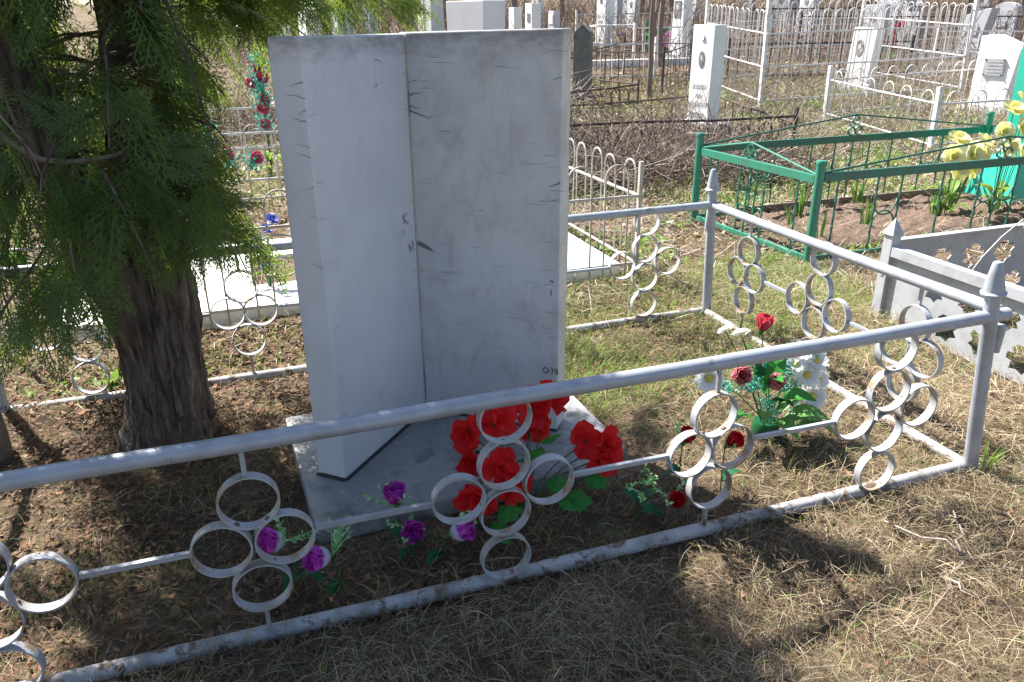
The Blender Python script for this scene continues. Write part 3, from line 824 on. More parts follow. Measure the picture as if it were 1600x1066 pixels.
def frames(d, roll):
    d = norm(d); ref = np.where(np.abs(d[:, 2:3]) < .93, np.array([[0, 0, 1.]]), np.array([[1., 0, 0]]))
    y = norm(np.cross(ref, d)); z = np.cross(d, y)
    c = np.cos(roll)[:, None]; s = np.sin(roll)[:, None]
    y2 = y*c+z*s; z2 = -y*s+z*c
    return np.stack([d, y2, z2], -1)   # columns
def place(geos, pos, d, roll, sc):
    Fm = frames(d, roll); out = []
    pick = rng.integers(0, len(geos), len(pos))
    for g, (V, F) in enumerate(geos):
        k = np.where(pick == g)[0]
        if not len(k): continue
        Vv = np.einsum('nij,vj->nvi', Fm[k], V)*sc[k][:, None, None]+pos[k][:, None, :]
        Ff = (F[None]+(np.arange(len(k))*len(V))[:, None, None]).reshape(-1, 4)
        out.append((Vv.reshape(-1, 3), Ff))
    return merge(out)
def keep(p):
    """room the crown leaves for the headstone side"""
    x, y, z = p[:, 0], p[:, 1], p[:, 2]
    ok = (y > 2.15) | (z > 1.95)
    lim = .045*y-.14
    ok &= ~((x > lim) & (z < 1.62) & (y < 3.35))
    ok &= ~((x > lim+.15) & (z < 1.50))
    ok &= ~((y < 3.05) & (x > -.50) & (x < -.02) & (z < .86))
    ok &= ~((y < 3.2) & (z < .47+.25*np.clip(x+.85, 0, 1)))
    ok &= z > .36
    return ok
limb_m = []; posL = []; dirL = []; scL = []
nl_ = 0
EXTRA = [((.86, 3.70, 1.66), 1.80), ((.62, 3.85, 1.68), 1.78), ((.45, 3.60, 1.62), 1.72), ((.95, 3.95, 1.70), 1.9), ((.30, 3.75, 1.60), 1.70), ((.70, 3.55, 1.70), 1.86), ((.15, 3.55, 1.62), 1.7)]
for tipx, z0 in EXTRA:
    p0 = stem_at(STEM_R, z0); e = np.array(tipx); t = np.linspace(0, 1, 9)[:, None]
    pts = p0+(e-p0)*t+np.array([0, 0, 1.])*(.10*np.sin(t*pi)); limb_m.append((pts, .012))
    for j in range(34):
        u = random.uniform(2.5, 7.9); k = int(u); b = pts[k]*(1-u+k)+pts[k+1]*(u-k)
        posL.append(b+rng.normal(0, .03, 3)); dirL.append((e-p0)*.5+np.array([random.uniform(-.4, .4), random.uniform(-.4, .4), random.uniform(-.7, .15)])); scL.append(random.uniform(.5, .85))
for i in range(150):
    z0 = .62+2.75*(i/150)**.9+random.uniform(-.05, .05)
    S = STEM_R if random.random() < .55 else STEM_L
    if S is STEM_L and z0 < .75: S = STEM_R
    if z0 > 3.3: S = STEM_R
    a = i*2.399+random.uniform(-.5, .5)
    p0 = stem_at(S, min(z0, S[-1][2]-.05))
    ln = (1.18-.29*(z0-.6))*random.uniform(.6, 1.05)
    ln = max(.18, ln)
    o = np.array([cos(a), sin(a), 0.])
    t = np.linspace(0, 1, 9)
    rise = random.uniform(.05, .35); droop = random.uniform(.25, .75)
    pts = p0+np.outer(t*ln, o)*.9+np.outer(ln*(rise*np.sin(t*2.2)*.7-droop*t**2.4), np.array([0, 0, 1.]))
    pts[1:-1, :2] += rng.normal(0, .012, (7, 2))
    ok = keep(pts)
    n_ok = int(np.argmin(ok)) if not ok.all() else 9
    if n_ok < 3: continue
    pts = pts[:n_ok]
    limb_m.append((pts, .006*ln+.003))
    m = int((24 if z0 < 2.0 else 19)*ln)+5
    for j in range(m):
        u = random.uniform(.22, 1)*(n_ok-1.001); k = int(u); f = u-k
        b = pts[k]*(1-f)+pts[k+1]*f; tan = pts[k+1]-pts[k]; tan = tan/np.linalg.norm(tan)
        sd = np.array([-o[1], o[0], 0])*random.choice((-1, 1))
        d = tan*random.uniform(.3, 1)+sd*random.uniform(.1, 1.0)+np.array([0, 0, random.uniform(-.95, .15)])
        posL.append(b+rng.normal(0, .02, 3)); dirL.append(d); scL.append(random.uniform(.55, 1.1))
posL = np.array(posL); dirL = norm(np.array(dirL)); scL = np.array(scL)
tip = posL+dirL*(scL*.30)[:, None]
ok = keep(tip) & keep(posL+dirL*(scL*.12)[:, None])
ok &= ~((posL[:, 1] < 3.08) & (tip[:, 2] > 1.12) & (posL[:, 2] < 1.85) & (((tip[:, 0] > -.44) & (tip[:, 0] < -.17)) | ((tip[:, 0] > -.74) & (tip[:, 0] < -.53))) & (rng.uniform(0, 1, len(posL)) < .9))
ok &= ~((posL[:, 1] < 2.95) & (posL[:, 2] < 1.75) & (rng.uniform(0, 1, len(posL)) < .5))
posL, dirL, scL = posL[ok], dirL[ok], scL[ok]
vis = posL[:, 2] < 1.95
roll = rng.uniform(-.9, .9, len(posL))
V1 = place(SPR, posL[vis], dirL[vis], roll[vis], scL[vis])
tag(part('crown', mesh_np('crown', V1[0]-TO, V1[1], M['thuja']), tree), kind='stuff')
hi = ~vis
V2 = place(SPR_LO, posL[hi], dirL[hi], roll[hi], scL[hi]*1.1)
tag(part('crown', mesh_np('upper_crown', V2[0]-TO, V2[1], M['thuja']), tree), kind='stuff')
for pts, r in limb_m:
    mb = MB().tube([Vector(p-TO) for p in pts], [r*(1-.75*k/len(pts)) for k in range(len(pts))], 5)
    part('limb', mb.mesh('limb', M['bark'], smooth=True), tree)
# the bare grey limb and hanging twigs at the left
for pts, r in (([(-.66, 2.62, 1.345), (-.60, 2.61, 1.285), (-.53, 2.6, 1.235), (-.47, 2.6, 1.222), (-.38, 2.62, 1.225), (-.33, 2.9, 1.2)], .011),
               ([(-.45, 2.6, 1.215), (-.47, 2.58, 1.15), (-.485, 2.57, 1.08), (-.50, 2.57, .98), (-.505, 2.57, .90)], .006),
               ([(-.65, 2.55, 1.50), (-.60, 2.55, 1.38), (-.54, 2.56, 1.26), (-.52, 2.57, 1.12)], .004)):
    mb = MB().tube([Vector(p)-Vector(TO) for p in pts], [r*(1-.5*k/len(pts)) for k in range(len(pts))], 6)
    part('limb', mb.mesh('limb', M['twig'], smooth=True), tree)
# large separate sprays hanging in front
M['thuja_near'] = leafmat('thuja_near_leaf', [(.075, .135, .050), (.10, .165, .055), (.085, .15, .065), (.12, .18, .06)], .4, .45, (.20, .28, .05))
SPM = [mesh_np('spray', V, F, M['thuja_near']) for V, F in [spray_geo(50+s, .34, 24, 10, .0030) for s in range(4)]]
near_sprays = [((-.33, 2.62, 1.22), (.35, -.1, -.55), .9), ((-.30, 2.6, 1.24), (.7, -.1, -.15), .8), ((-.28, 2.62, 1.2), (.45, -.15, -.8), .85), ((-.36, 2.6, 1.2), (-.1, -.1, -1), .95),
    ((-.22, 2.65, 1.08), (.5, -.1, -.6), .9), ((-.30, 2.62, 1.05), (.1, -.05, -1), .9), ((-.20, 2.7, 1.0), (.25, -.1, -.9), .75), ((-.42, 2.6, 1.18), (-.55, -.1, -.8), .8), ((-.15, 2.75, 1.02), (.6, 0, -.5), .6),
    ((-.49, 2.57, 1.1), (.35, -.1, -.8), .6), ((-.495, 2.57, 1.05), (-.45, -.1, -.8), .65), ((-.50, 2.57, .98), (.45, -.1, -.7), .7), ((-.50, 2.57, .95), (-.3, -.1, -.9), .75), ((-.505, 2.57, .90), (.1, -.1, -1), .9), ((-.50, 2.57, .92), (.7, -.1, -.5), .7),
    ((-.62, 2.6, 1.1), (-.3, -.1, -1), .9), ((-.72, 2.6, 1.0), (.2, -.1, -1), .95), ((-.80, 2.6, .95), (-.2, -.1, -1), .9), ((-.66, 2.62, .85), (.25, -.1, -1), .95), ((-.84, 2.62, .82), (.05, -.1, -1), 1.0), ((-.74, 2.65, .80), (-.1, -.1, -1), .95),
    ((-.52, 2.6, 1.25), (.4, -.1, .3), .8), ((-.34, 2.58, 1.28), (.5, -.1, .5), .7), ((-.25, 2.6, 1.25), (1, -.1, .05), .75), ((-.40, 2.6, 1.28), (-.5, 0, .6), .7), ((-.58, 2.62, 1.38), (-.4, -.1, -.9), .9), ((-.70, 2.6, 1.42), (.3, -.1, -1), .9), ((-.64, 2.6, 1.55), (.1, -.1, -1), .8)]
for i, (p, d, s) in enumerate(near_sprays):
    Fm = frames(np.array([d], dtype=float), np.array([1.35*(1 if i % 2 else -1)+random.uniform(-.35, .35)]))[0]
    part('spray', SPM[i % 4], tree, Vector(p)-Vector(TO), Matrix(Fm.tolist()).to_quaternion(), s*.92)
dry = [((-.36, 2.60, 1.24), (.1, -.1, -1), .55), ((-.33, 2.61, 1.12), (.15, -.1, -1), .5), ((-.68, 2.62, 1.26), (-.2, -.1, -1), .6), ((-.20, 2.66, .98), (.1, -.1, -1), .4), ((-.27, 2.9, 1.5), (.4, -.1, -1), .6)]
SPD = mesh_np('dry_spray', *SPR_LO[0], M['thuja_dry'])
for p, d, s in dry:
    Fm = frames(np.array([d], dtype=float), np.array([1.2]))[0]
    part('dry_spray', SPD, tree, Vector(p)-Vector(TO), Matrix(Fm.tolist()).to_quaternion(), s)

# a second thuja, mostly beyond the left edge, shades the foreground
tree2 = thing('thuja_tree', 'second dark evergreen thuja farther left, mostly beyond the left edge of the picture', 'tree', (-2.47, 3.32, 0))
T2 = np.array([-2.47, 3.32, 0])
mb = bark_tube([(0, 0, -.06), (.02, 0, .3), (.0, .03, 1.0), (-.03, .02, 2.0), (0, .0, 3.2), (.02, 0, 4.9)], [.17, .14, .12, .09, .06, .012], 32, .010, 9)
part('trunk', mb.mesh('trunk', M['bark'], smooth=True), tree2)
p2 = []; d2 = []; s2 = []; lm = []
for i in range(120):
    z0 = 1.6+3.1*(i/120)**.9; a = i*2.399+random.uniform(-.4, .4); ln = max(.22, (1.05-.24*(z0-1.2)))*random.uniform(.7, 1.1)
    o = np.array([cos(a), sin(a), 0.]); t = np.linspace(0, 1, 7)
    pts = np.array([0, 0, z0])+np.outer(t*ln, o)*.92+np.outer(ln*(.25*np.sin(t*2.2)-.45*t**2.3), np.array([0, 0, 1.])); lm.append((pts, .006*ln+.003))
    for j in range(int(22*ln)+5):
        u = random.uniform(1.0, 5.99); k = int(u); f = u-k
        p2.append(pts[k]*(1-f)+pts[k+1]*f); d2.append((pts[k+1]-pts[k])/ln*4+np.array([random.uniform(-.8, .8), random.uniform(-.8, .8), random.uniform(-.9, .2)])); s2.append(random.uniform(.6, 1.1))
p2 = np.array(p2); d2 = norm(np.array(d2)); s2 = np.array(s2)
V, F = place(SPR_LO, p2, d2, rng.uniform(-1, 1, len(p2)), s2)
tag(part('crown', mesh_np('crown', V, F, M['thuja']), tree2), kind='stuff')
for pts, r in lm: part('limb', MB().tube([Vector(p) for p in pts], [r*(1-.75*k/7) for k in range(7)], 5).mesh('limb', M['bark'], smooth=True), tree2)

# ------------------------------------------------------------------ flowers
def petal(L, Wm, cup, curl, nu=5, nv=5, ruffle=.0, seed=0, base=.25):
    """petal along +X, face +Z"""
    r = random.Random(seed); ph = r.uniform(0, 6)
    V = []; F = []
    for i in range(nu):
        t = i/(nu-1); w = Wm*(base+(1-base)*sin(min(1, t*1.15)*pi*.56)**.9)*(1 if t < .85 else 1-.9*(t-.85)/.3)
        for j in range(nv):
            s = 2*j/(nv-1)-1
            x = L*t*(1-.10*s*s*t); y = w*s
            z = cup*s*s*w*1.0+curl*t*t*L+ruffle*t*sin(s*5+ph)*L
            V.append((x, y, z))
    for i in range(nu-1):
        for j in range(nv-1):
            F.append((i*nv+j, i*nv+j+1, (i+1)*nv+j+1, (i+1)*nv+j))
    return V, F
def petal_mesh(mat, **k):
    V, F = petal(**k); return mesh_np('petal', np.array(V), np.array(F), mat, True)
def xform(V, yaw, pitch, off=(0, 0, 0), s=1.0):
    m = Matrix.Rotation(yaw, 3, 'Z') @ Matrix.Rotation(-pitch, 3, 'Y')
    return [tuple(m @ (Vector(v)*s)+Vector(off)) for v in V]
def facing(d): return Vector(d).normalized().to_track_quat('Z', 'Y')
RP = [petal_mesh(M['redpetal'], L=.072, Wm=.034, cup=.35, curl=.10, ruffle=.13, seed=i, base=.2) for i in range(3)]
def red_head(root, loc, d, s=1.0, n=6, open_=.35):
    core = part('flower_head', MB().lathe([(.004, -.012), (.010, -.004), (.008, .006), (.003, .016), (0, .018)], 8).mesh('flower_head', M['fleaf_dark'], smooth=True), root, loc, facing(d), s)
    off = random.uniform(0, 1)
    for i in range(n+2):
        yaw = off+2*pi*i/(n if i < n else 2)+random.uniform(-.25, .25); pit = open_+random.uniform(-.35, .35)+(0 if i < n else .65)
        qq = (Matrix.Rotation(yaw, 3, 'Z') @ Matrix.Rotation(-pit, 3, 'Y')).to_quaternion()
        part('petal', RP[i % 3], core, (0, 0, .002+.001*i), qq, random.uniform(.8, 1.15)*(1 if i < n else .8))
    return core
def lobed_leaf(L, seed=0):
    r = random.Random(seed); n = 22; V = [(0, 0, 0)]; pts = []
    for i in range(n+1):
        a = -2.3+4.6*i/n; k = 1-.35*abs(a)/2.3; rad = L*k*(.82+.22*(i % 2))*r.uniform(.92, 1.06)*(1.0-.22*(abs((a*1.3) % 1.25-.62) < .14))
        x = L*.42+rad*.62*cos(a); y = rad*.62*sin(a)
        pts.append((x, y, -.25*abs(y)+.10*sin(6*a)*L*.4-.6*x*x))
    V += [(L*.42, 0, .006)]+pts
    F = [(1, 2+i, 3+i) for i in range(n)]+[(0, 2+n, 1), (0, 1, 2)]
    m = bpy.data.meshes.new('leaf'); m.from_pydata(V, [], F); m.materials.append(M['fleaf'])
    return m
def long_leaf(L, Wm, mat, fold=.35, arch=.3, n=7, name='leaf'):
    V = []; F = []
    for i in range(n):
        t = i/(n-1); w = Wm*sin(pi*min(1, (t*.94+.04)))**.8; z = arch*L*sin(t*pi*.75)-arch*.8*L*t*t
        V += [(L*t, -w, z+fold*w), (L*t, 0, z), (L*t, w, z+fold*w)]
    for i in range(n-1):
        for j in range(2): F.append((i*3+j, i*3+j+1, (i+1)*3+j+1, (i+1)*3+j))
    return mesh_np(name, np.array(V), np.array(F), mat, True)
LOB = [lobed_leaf(.085, i) for i in range(3)]
def dirquat(d, roll=0.0):
    Fm = frames(np.array([d], dtype=float), np.array([roll]))[0]
    return Matrix(Fm.tolist()).to_quaternion()
# big red bunch at the front edge of the plinth
rb = thing('red_flower_bunch', 'large bunch of bright red cloth flowers leaning by the plinth front edge', 'artificial flowers', (.80, 2.17, 0))
RL = Vector(rb.location)
heads = [((.625, 2.24, .30), (-.5, -.8, .35)), ((.70, 2.20, .335), (.1, -.75, .6)), ((.64, 2.20, .235), (-.5, -.85, -.1)), ((.685, 2.10, .235), (0, -.9, .35)), ((.60, 2.06, .165), (-.35, -.9, .1)), ((.715, 2.08, .175), (.35, -.9, -.2)),
         ((.94, 2.30, .335), (.25, -.7, .6)), ((.87, 2.28, .325), (-.35, -.8, .5)), ((.88, 2.30, .275), (-.1, -.85, -.35)), ((1.04, 2.19, .21), (-.3, -.8, .5)), ((1.10, 2.18, .185), (.4, -.85, .35)), ((1.07, 2.14, .155), (.1, -.9, .2))]
for i, (p, d) in enumerate(heads):
    red_head(rb, Vector(p)-RL, d, random.uniform(1.05, 1.28), 5, .25 if i % 2 else .6)
    foot = Vector((.80+random.uniform(-.02, .02), 2.17, -.03)); hp = Vector(p)-Vector(d).normalized()*.012
    mid = (foot+hp)*.5+Vector((0, .0, .05))
    wpart('stem', MB().tube([foot, foot.lerp(mid, .6)+Vector((0, 0, .02)), mid, hp], .0028, 5), M['stem'], rb)
for i, (p, d, rl) in enumerate((((.78, 2.13, .24), (.5, -.5, .35), .2), ((.84, 2.14, .27), (.9, -.3, .5), -.3), ((.66, 2.02, .14), (.2, -.8, .05), .3), ((.63, 2.0, .10), (.3, -.6, -.5), .0), ((.83, 2.06, .16), (.8, -.4, .1), .3), ((.86, 2.04, .12), (.6, -.6, -.3), -.3), ((.90, 2.05, .10), (.9, -.3, -.2), .4), ((.80, 2.15, .21), (-.5, -.5, .3), .2), ((1.02, 2.12, .13), (.2, -.9, -.1), .1))):
    part('leaf', LOB[i % 3], rb, Vector(p)-RL, dirquat(d, rl), random.uniform(.95, 1.2))

ROSE = {}
def rose_mesh(outer, inner, key):
    if key in ROSE: return ROSE[key]
    mats = [outer, inner]; Vs = []; Fs = []; mi = []
    for ring, (n, pit, L, w, mt) in enumerate(((5, .95, .034, .020, 0), (5, 1.15, .036, .017, 0), (4, 1.32, .034, .013, 1), (3, 1.45, .030, .009, 1))):
        for i in range(n):
            V, F = petal(L, w, .9, -.10 if ring > 1 else .10, 5, 5, .03, ring*7+i, .45)
            V = xform(V, 2*pi*i/n+ring*.5, pit, (0, 0, 0)); b = len(Vs); Vs += V; Fs += [tuple(k+b for k in f) for f in F]; mi += [mt]*len(F)
    me = mesh_np('rose_head', np.array(Vs), np.array(Fs), mats[0], True); me.materials.append(mats[1])
    me.polygons.foreach_set('material_index', np.array(mi, dtype=np.int32)); ROSE[key] = me
    return me
def calyx(root, loc, d, mat='fleaf_pale', s=1.0):
    part('calyx', MB().lathe([(.003, -.020), (.008, -.012), (.012, .0), (.014, .008), (0, .004)], 8).mesh('calyx', M[mat], smooth=True), root, loc, facing(d), s)
def sprig_mesh(seed):
    r = random.Random(seed); Vs = []; Fs = []
    def lf(p, d, L):
        d = Vector(d).normalized(); s = d.cross(Vector((.3, .2, 1))).normalized()*.0042; b = len(Vs)
        Vs.extend([tuple(p), tuple(Vector(p)+d*L*.55+s), tuple(Vector(p)+d*L), tuple(Vector(p)+d*L*.55-s)]); Fs.append((b, b+1, b+2, b+3))
    for k in range(3):
        a = r.uniform(0, 6.28); ax = Vector((cos(a)*.55, sin(a)*.55, 1)).normalized()
        for i in range(7):
            p = ax*(.012+.009*i); an = r.uniform(0, 6.28)
            lf(p, ax*.6+Vector((cos(an), sin(an), .2))*.8, .014)
        s = Vector((-sin(a), cos(a), 0))*.0012; b = len(Vs); Vs.extend([tuple(-s), tuple(s), tuple(ax*.075+s*.4), tuple(ax*.075-s*.4)]); Fs.append((b, b+1, b+2, b+3))
    return mesh_np('sprig', np.array(Vs), np.array(Fs), M['sprig'])
SPRIG = [sprig_mesh(i) for i in range(4)]
LEAF_D = long_leaf(.085, .020, M['fleaf_dark'])
def single_rose(name, label, cat, group, head, foot, d, outer, inner, key, s=1.0, grow=True):
    foot = Vector((*foot, G(*foot))); hp = Vector(head); d = Vector(d).normalized()
    t = thing(name, label, cat, foot, 0, group)
    part('rose_head', rose_mesh(M[outer], M[inner], key), t, hp-foot, facing(d), s)
    calyx(t, hp-foot-d*.006, d)
    if key == 'p':
        part('petal_base', MB().lathe([(.006, -.004), (.020, .004), (.029, .018), (.031, .030), (.024, .034)], 12).mesh('petal_base', M['lilac'], smooth=True), t, hp-foot-d*.004, facing(d), 1.05)
    wpart('stem', MB().tube([foot-Vector((0, 0, .03)), foot.lerp(hp, .5)+Vector((0, .012, .01)), hp-d*.02], .0022, 5), M['stem'], t)
    for k in range(2):
        part('sprig', SPRIG[(k+int(abs(hp.x)*10)) % 4], t, hp-foot-d*.02, facing(d*.5+Vector((random.uniform(-1, 1), random.uniform(-.4, .4), .5))), random.uniform(.62, .85)*s)
    for k in range(2):
        a = random.uniform(0, 6.28)
        part('leaf', LEAF_D, t, (hp-foot)*.25, dirquat((cos(a), sin(a), .15), random.uniform(-.3, .3)), random.uniform(.8, 1.15))
for lab, h, f, d in (('purple cloth rose with white base seen through the right ring beside the plinth corner', (-.025, 1.985, .20), (.03, 2.03), (-.7, -.35, .45)),
                     ('purple and white cloth rose lowest near the plinth corner, tilted to the left', (.095, 1.93, .155), (.14, 1.98), (-.75, -.4, .35)),
                     ('purple cloth rose half hidden behind the thin crossbar in front of the plinth', (.335, 2.085, .185), (.345, 2.10), (-.1, -.2, 1)),
                     ('wide open purple cloth rose with no white, below the thin crossbar', (.365, 2.03, .115), (.37, 2.05), (-.05, -.85, .4)),
                     ('purple cloth rose with white base leaning right, nearest the red bunch', (.49, 1.98, .10), (.45, 2.0), (.7, -.4, .45))):
    single_rose('purple_rose', lab, 'artificial flower', 'purple cloth roses in front of the plinth', h, f, d, 'purple', 'purple', 'p' if 'white base' in lab or 'white cloth' in lab else 'pp', 2.0)
for lab, h, f, d in (('dark red cloth rose framed by the left ring of the four ring cluster', (1.355, 2.05, .225), (1.37, 2.08), (.1, -.4, .9)),
                     ('dark red cloth rose framed by the right ring of the four ring cluster', (1.475, 1.96, .235), (1.49, 2.0), (.3, -.5, .7)),
                     ('small dark red cloth rose lying low left of the bottom ring, facing the viewer', (1.24, 1.92, .095), (1.215, 1.93), (-.1, -.85, .45))):
    single_rose('red_rose', lab, 'artificial flower', 'dark red cloth roses by the front fence', h, f, d, 'rose', 'rose', 'r', 1.6)
sg = thing('green_sprig', 'small green plastic sprig with dark leaves just right of the red flower bunch', 'artificial plant', (1.14, 1.96, G(1.14, 1.96)))
for k in range(4): part('sprig', SPRIG[k], sg, (random.uniform(-.03, .03), 0, .13+.02*k), facing((random.uniform(-.6, .6), -.5, .5)), 1.1)
for a in (.3, 2.2, 4.6): part('leaf', LEAF_D, sg, (0, 0, .08), dirquat((cos(a), sin(a), .2)), 1.0)
part('stem', MB().tube([(0, 0, -.03), (.005, .01, .10), (0, 0, .2)], .0022, 5).mesh('stem', M['stem']), sg)

# bouquet of roses and daisies at the right
bq = thing('flower_bouquet', 'mixed bouquet of crimson roses and white daisies with broad green leaves on the grass', 'artificial flowers', (1.90, 2.30, G(1.9, 2.3)))
BL = Vector(bq.location)
part('holder', MB().lathe([(.035, -.02), (.05, .0), (.056, .06), (.05, .075), (0, .07)], 14).mesh('holder', M['fleaf_dark'], auto=.7), bq)
def daisy_mesh(n, L, w, key):
    if key in ROSE: return ROSE[key]
    Vs = []; Fs = []
    for ring, (pit, s) in enumerate(((.15, 1), (.4, .8))):
        for i in range(n):
            V, F = petal(L*s, w, .3, .06, 4, 3, .0, i, .5); V = xform(V, 2*pi*(i+.5*ring)/n, pit, (0, 0, .002*ring)); b = len(Vs); Vs += V; Fs += [tuple(k+b for k in f) for f in F]
    me = mesh_np('daisy_head', np.array(Vs), np.array(Fs), M['whitepetal'], True)
    ROSE[key] = me; return me
CEN = MB().lathe([(.011, .004), (.010, .009), (.005, .013), (0, .0135)], 10).mesh('daisy_centre', M['centre'], smooth=True)
def bq_stem(p): wpart('stem', MB().tube([BL+Vector((random.uniform(-.02, .02), random.uniform(-.02, .02), .05)), (BL+Vector(p))*.5+Vector((0, 0, .06)), Vector(p)], .0024, 5), M['stem'], bq)
for p, d, s, k in (((1.755, 2.33, .285), (-.25, -.85, .5), 1.35, 'pe'), ((1.89, 2.30, .245), (.05, -.85, .55), 1.2, 'pe'), ((1.885, 2.38, .445), (.1, -.2, 1), 1.2, 'pk'), ((2.10, 2.33, .265), (.3, -.7, .5), .6, 'r')):
    me = rose_mesh(M['pinkrose'] if k == 'pe' else M['pink'] if k == 'pk' else M['rose'], M['pink'] if k != 'r' else M['rose'], k)
    part('rose_head', me, bq, Vector(p)-BL, facing(d), s*1.6); calyx(bq, Vector(p)-BL-Vector(d)*.004, d, 'fleaf'); bq_stem(p)
for p, d, s in (((2.075, 2.31, .245), (-.25, -.75, .5), 1.25), ((2.10, 2.29, .155), (-.3, -.8, .35), 1.3), ((2.07, 2.35, .33), (-.2, -.6, .7), 1.15), ((1.625, 2.33, .30), (-.5, -.8, .3), 1.25), ((1.79, 2.38, .44), (-.2, .3, 1), .8), ((1.73, 2.40, .455), (-.4, .4, 1), .7), ((2.12, 2.32, .30), (-.1, -.7, .6), 1.15), ((2.15, 2.33, .21), (.1, -.8, .4), 1.2), ((2.03, 2.33, .29), (-.3, -.7, .7), .95)):
    o = part('daisy_head', daisy_mesh(11, .038, .0095, 'd'), bq, Vector(p)-BL, facing(d), s*1.35)
    part('daisy_centre', CEN, o); bq_stem(p)
BLF = [long_leaf(.15, .036, M['fleaf_pale']), long_leaf(.17, .042, M['fleaf']), long_leaf(.13, .036, M['fleaf_dark'])]
for i, (p, d, rl, s) in enumerate((((1.93, 2.25, .08), (.75, -.35, .10), .2, 1.3), ((1.95, 2.22, .06), (.9, -.55, -.12), -.1, 1.35), ((1.92, 2.27, .16), (.5, -.7, .35), .3, .9), ((1.86, 2.26, .12), (-.5, -.6, .25), 0, .9), ((1.90, 2.32, .22), (.45, .1, .8), .4, .95), ((1.84, 2.33, .25), (-.35, -.2, .8), -.4, .9), ((1.88, 2.25, .09), (.1, -.9, .05), .2, 1.0),
                               ((1.82, 2.30, .10), (-.9, -.3, .15), 0, .9), ((1.92, 2.34, .28), (.2, .2, .9), .6, .8), ((1.95, 2.3, .10), (.9, .1, .3), .2, .9), ((1.88, 2.3, .2), (-.1, -.6, .6), .1, .9), ((1.9, 2.3, .14), (.3, -.8, .3), -.4, .9), ((1.86, 2.35, .3), (-.5, .2, .7), .1, .8))):
    part('leaf', BLF[i % 3 if i > 2 else (0, 0, 1)[i]], bq, Vector(p)-BL, dirquat(d, rl), s)
def tinsel(n, pts, rad):
    c = np.array(pts)[rng.integers(0, len(pts), n)]+rng.normal(0, rad, (n, 3)); d = norm(rng.normal(0, 1, (n, 3)))
    P = np.stack([c, c+d*.006, c+d*.012], 1); Wd = np.tile(np.array([.002, .003, .001]), (n, 1))
    return ribbons(P, Wd, norm(np.cross(d, rng.normal(0, 1, (n, 3)))))
V, F = tinsel(1500, [(1.66, 2.33, .26), (1.70, 2.31, .25), (1.79, 2.31, .25), (1.83, 2.3, .25), (1.99, 2.33, .27), (1.97, 2.32, .30), (1.96, 2.31, .22), (2.0, 2.3, .2), (1.88, 2.28, .17), (1.89, 2.26, .13), (2.04, 2.29, .1), (2.08, 2.29, .1), (2.11, 2.34, .33), (1.86, 2.33, .33)], .016)
tag(part('tinsel', mesh_np('tinsel', V-np.array(BL), F, M['tinsel']), bq), kind='stuff')

def bunch(name, label, cat, loc, heads, petmat, s, leafmat_='weed', n=6, centre=True, group=None, stemz=True):
    t = thing(name, label, cat, loc, 0, group); key = 'b'+petmat
    if key not in ROSE:
        Vs = []; Fs = []
        for ring, (pit, k) in enumerate(((.2, 1), (.75, .75))):
            for i in range(n):
                V, F = petal(.05*k, .030*k, .3, .1, 4, 4, .06, i, .3); V = xform(V, 2*pi*(i+.5*ring)/n, pit, (0, 0, .003*ring)); b = len(Vs); Vs += V; Fs += [tuple(q_+b for q_ in f) for f in F]
        ROSE[key] = mesh_np('flower_head', np.array(Vs), np.array(Fs), M[petmat], True)
    for p, d in heads:
        o = part('flower_head', ROSE[key], t, p, facing(d), s*random.uniform(.85, 1.15))
        if centre: part('flower_centre', CEN, o, (0, 0, .004))
        if stemz: part('stem', MB().tube([(p[0]*.2, p[1]*.2, -.05), (p[0]*.7, p[1]*.7, p[2]*.6), p], .004, 4).mesh('stem', M['stem']), t)
    lf = long_leaf(.14*min(s, 1.4), .03*min(s, 1.3), M[leafmat_])
    for i in range(len(heads)+2):
        a = i*2.4; part('leaf', lf, t, (.02*cos(a), .02*sin(a), random.uniform(.02, .2)), dirquat((cos(a), sin(a), random.uniform(.1, .8))), random.uniform(.7, 1.1))
    return t
bunch('yellow_flower_bunch', 'bunch of big pale yellow cloth flowers in front of the turquoise marker, left one', 'artificial flowers', (5.55, 4.85, .05),
      [((-.09, -.05, .48), (-.4, -.8, .4)), ((.06, -.08, .50), (.1, -.9, .3)), ((.20, -.04, .49), (.4, -.8, .4)), ((.0, .02, .60), (-.1, -.5, .9)), ((.12, -.06, .40), (.2, -.9, -.1)), ((-.02, -.06, .40), (-.2, -.9, 0)), ((.26, 0, .57), (.4, -.4, .7))], 'yellowpetal', 2.1)
bunch('yellow_flower_bunch', 'bunch of yellow and white cloth flowers against the turquoise marker, cut by the right edge', 'artificial flowers', (6.02, 4.80, .05),
      [((-.10, -.02, .66), (-.4, -.8, .4)), ((.04, -.05, .70), (.1, -.9, .3)), ((.16, 0, .62), (.4, -.8, .4)), ((-.02, 0, .82), (-.1, -.5, .9)), ((.10, -.06, .54), (.2, -.9, -.1)), ((-.06, -.06, .55), (-.2, -.9, 0)), ((.08, 0, .88), (.2, -.5, .7))], 'yellowpetal', 2.0)
bunch('blue_flower_bunch', 'small bunch of blue cloth pansies beside the dark bed of the white ledger', 'artificial flowers', (.10, 4.80, .08),
      [((-.01, -.02, .13), (0, -.9, .4)), ((-.03, .0, .30), (-.2, -.6, .7)), ((.02, 0, .36), (.2, -.6, .7)), ((.06, .06, .40), (.3, -.5, .8)), ((.0, .0, .22), (-.4, -.8, .3))], 'bluepetal', .75)

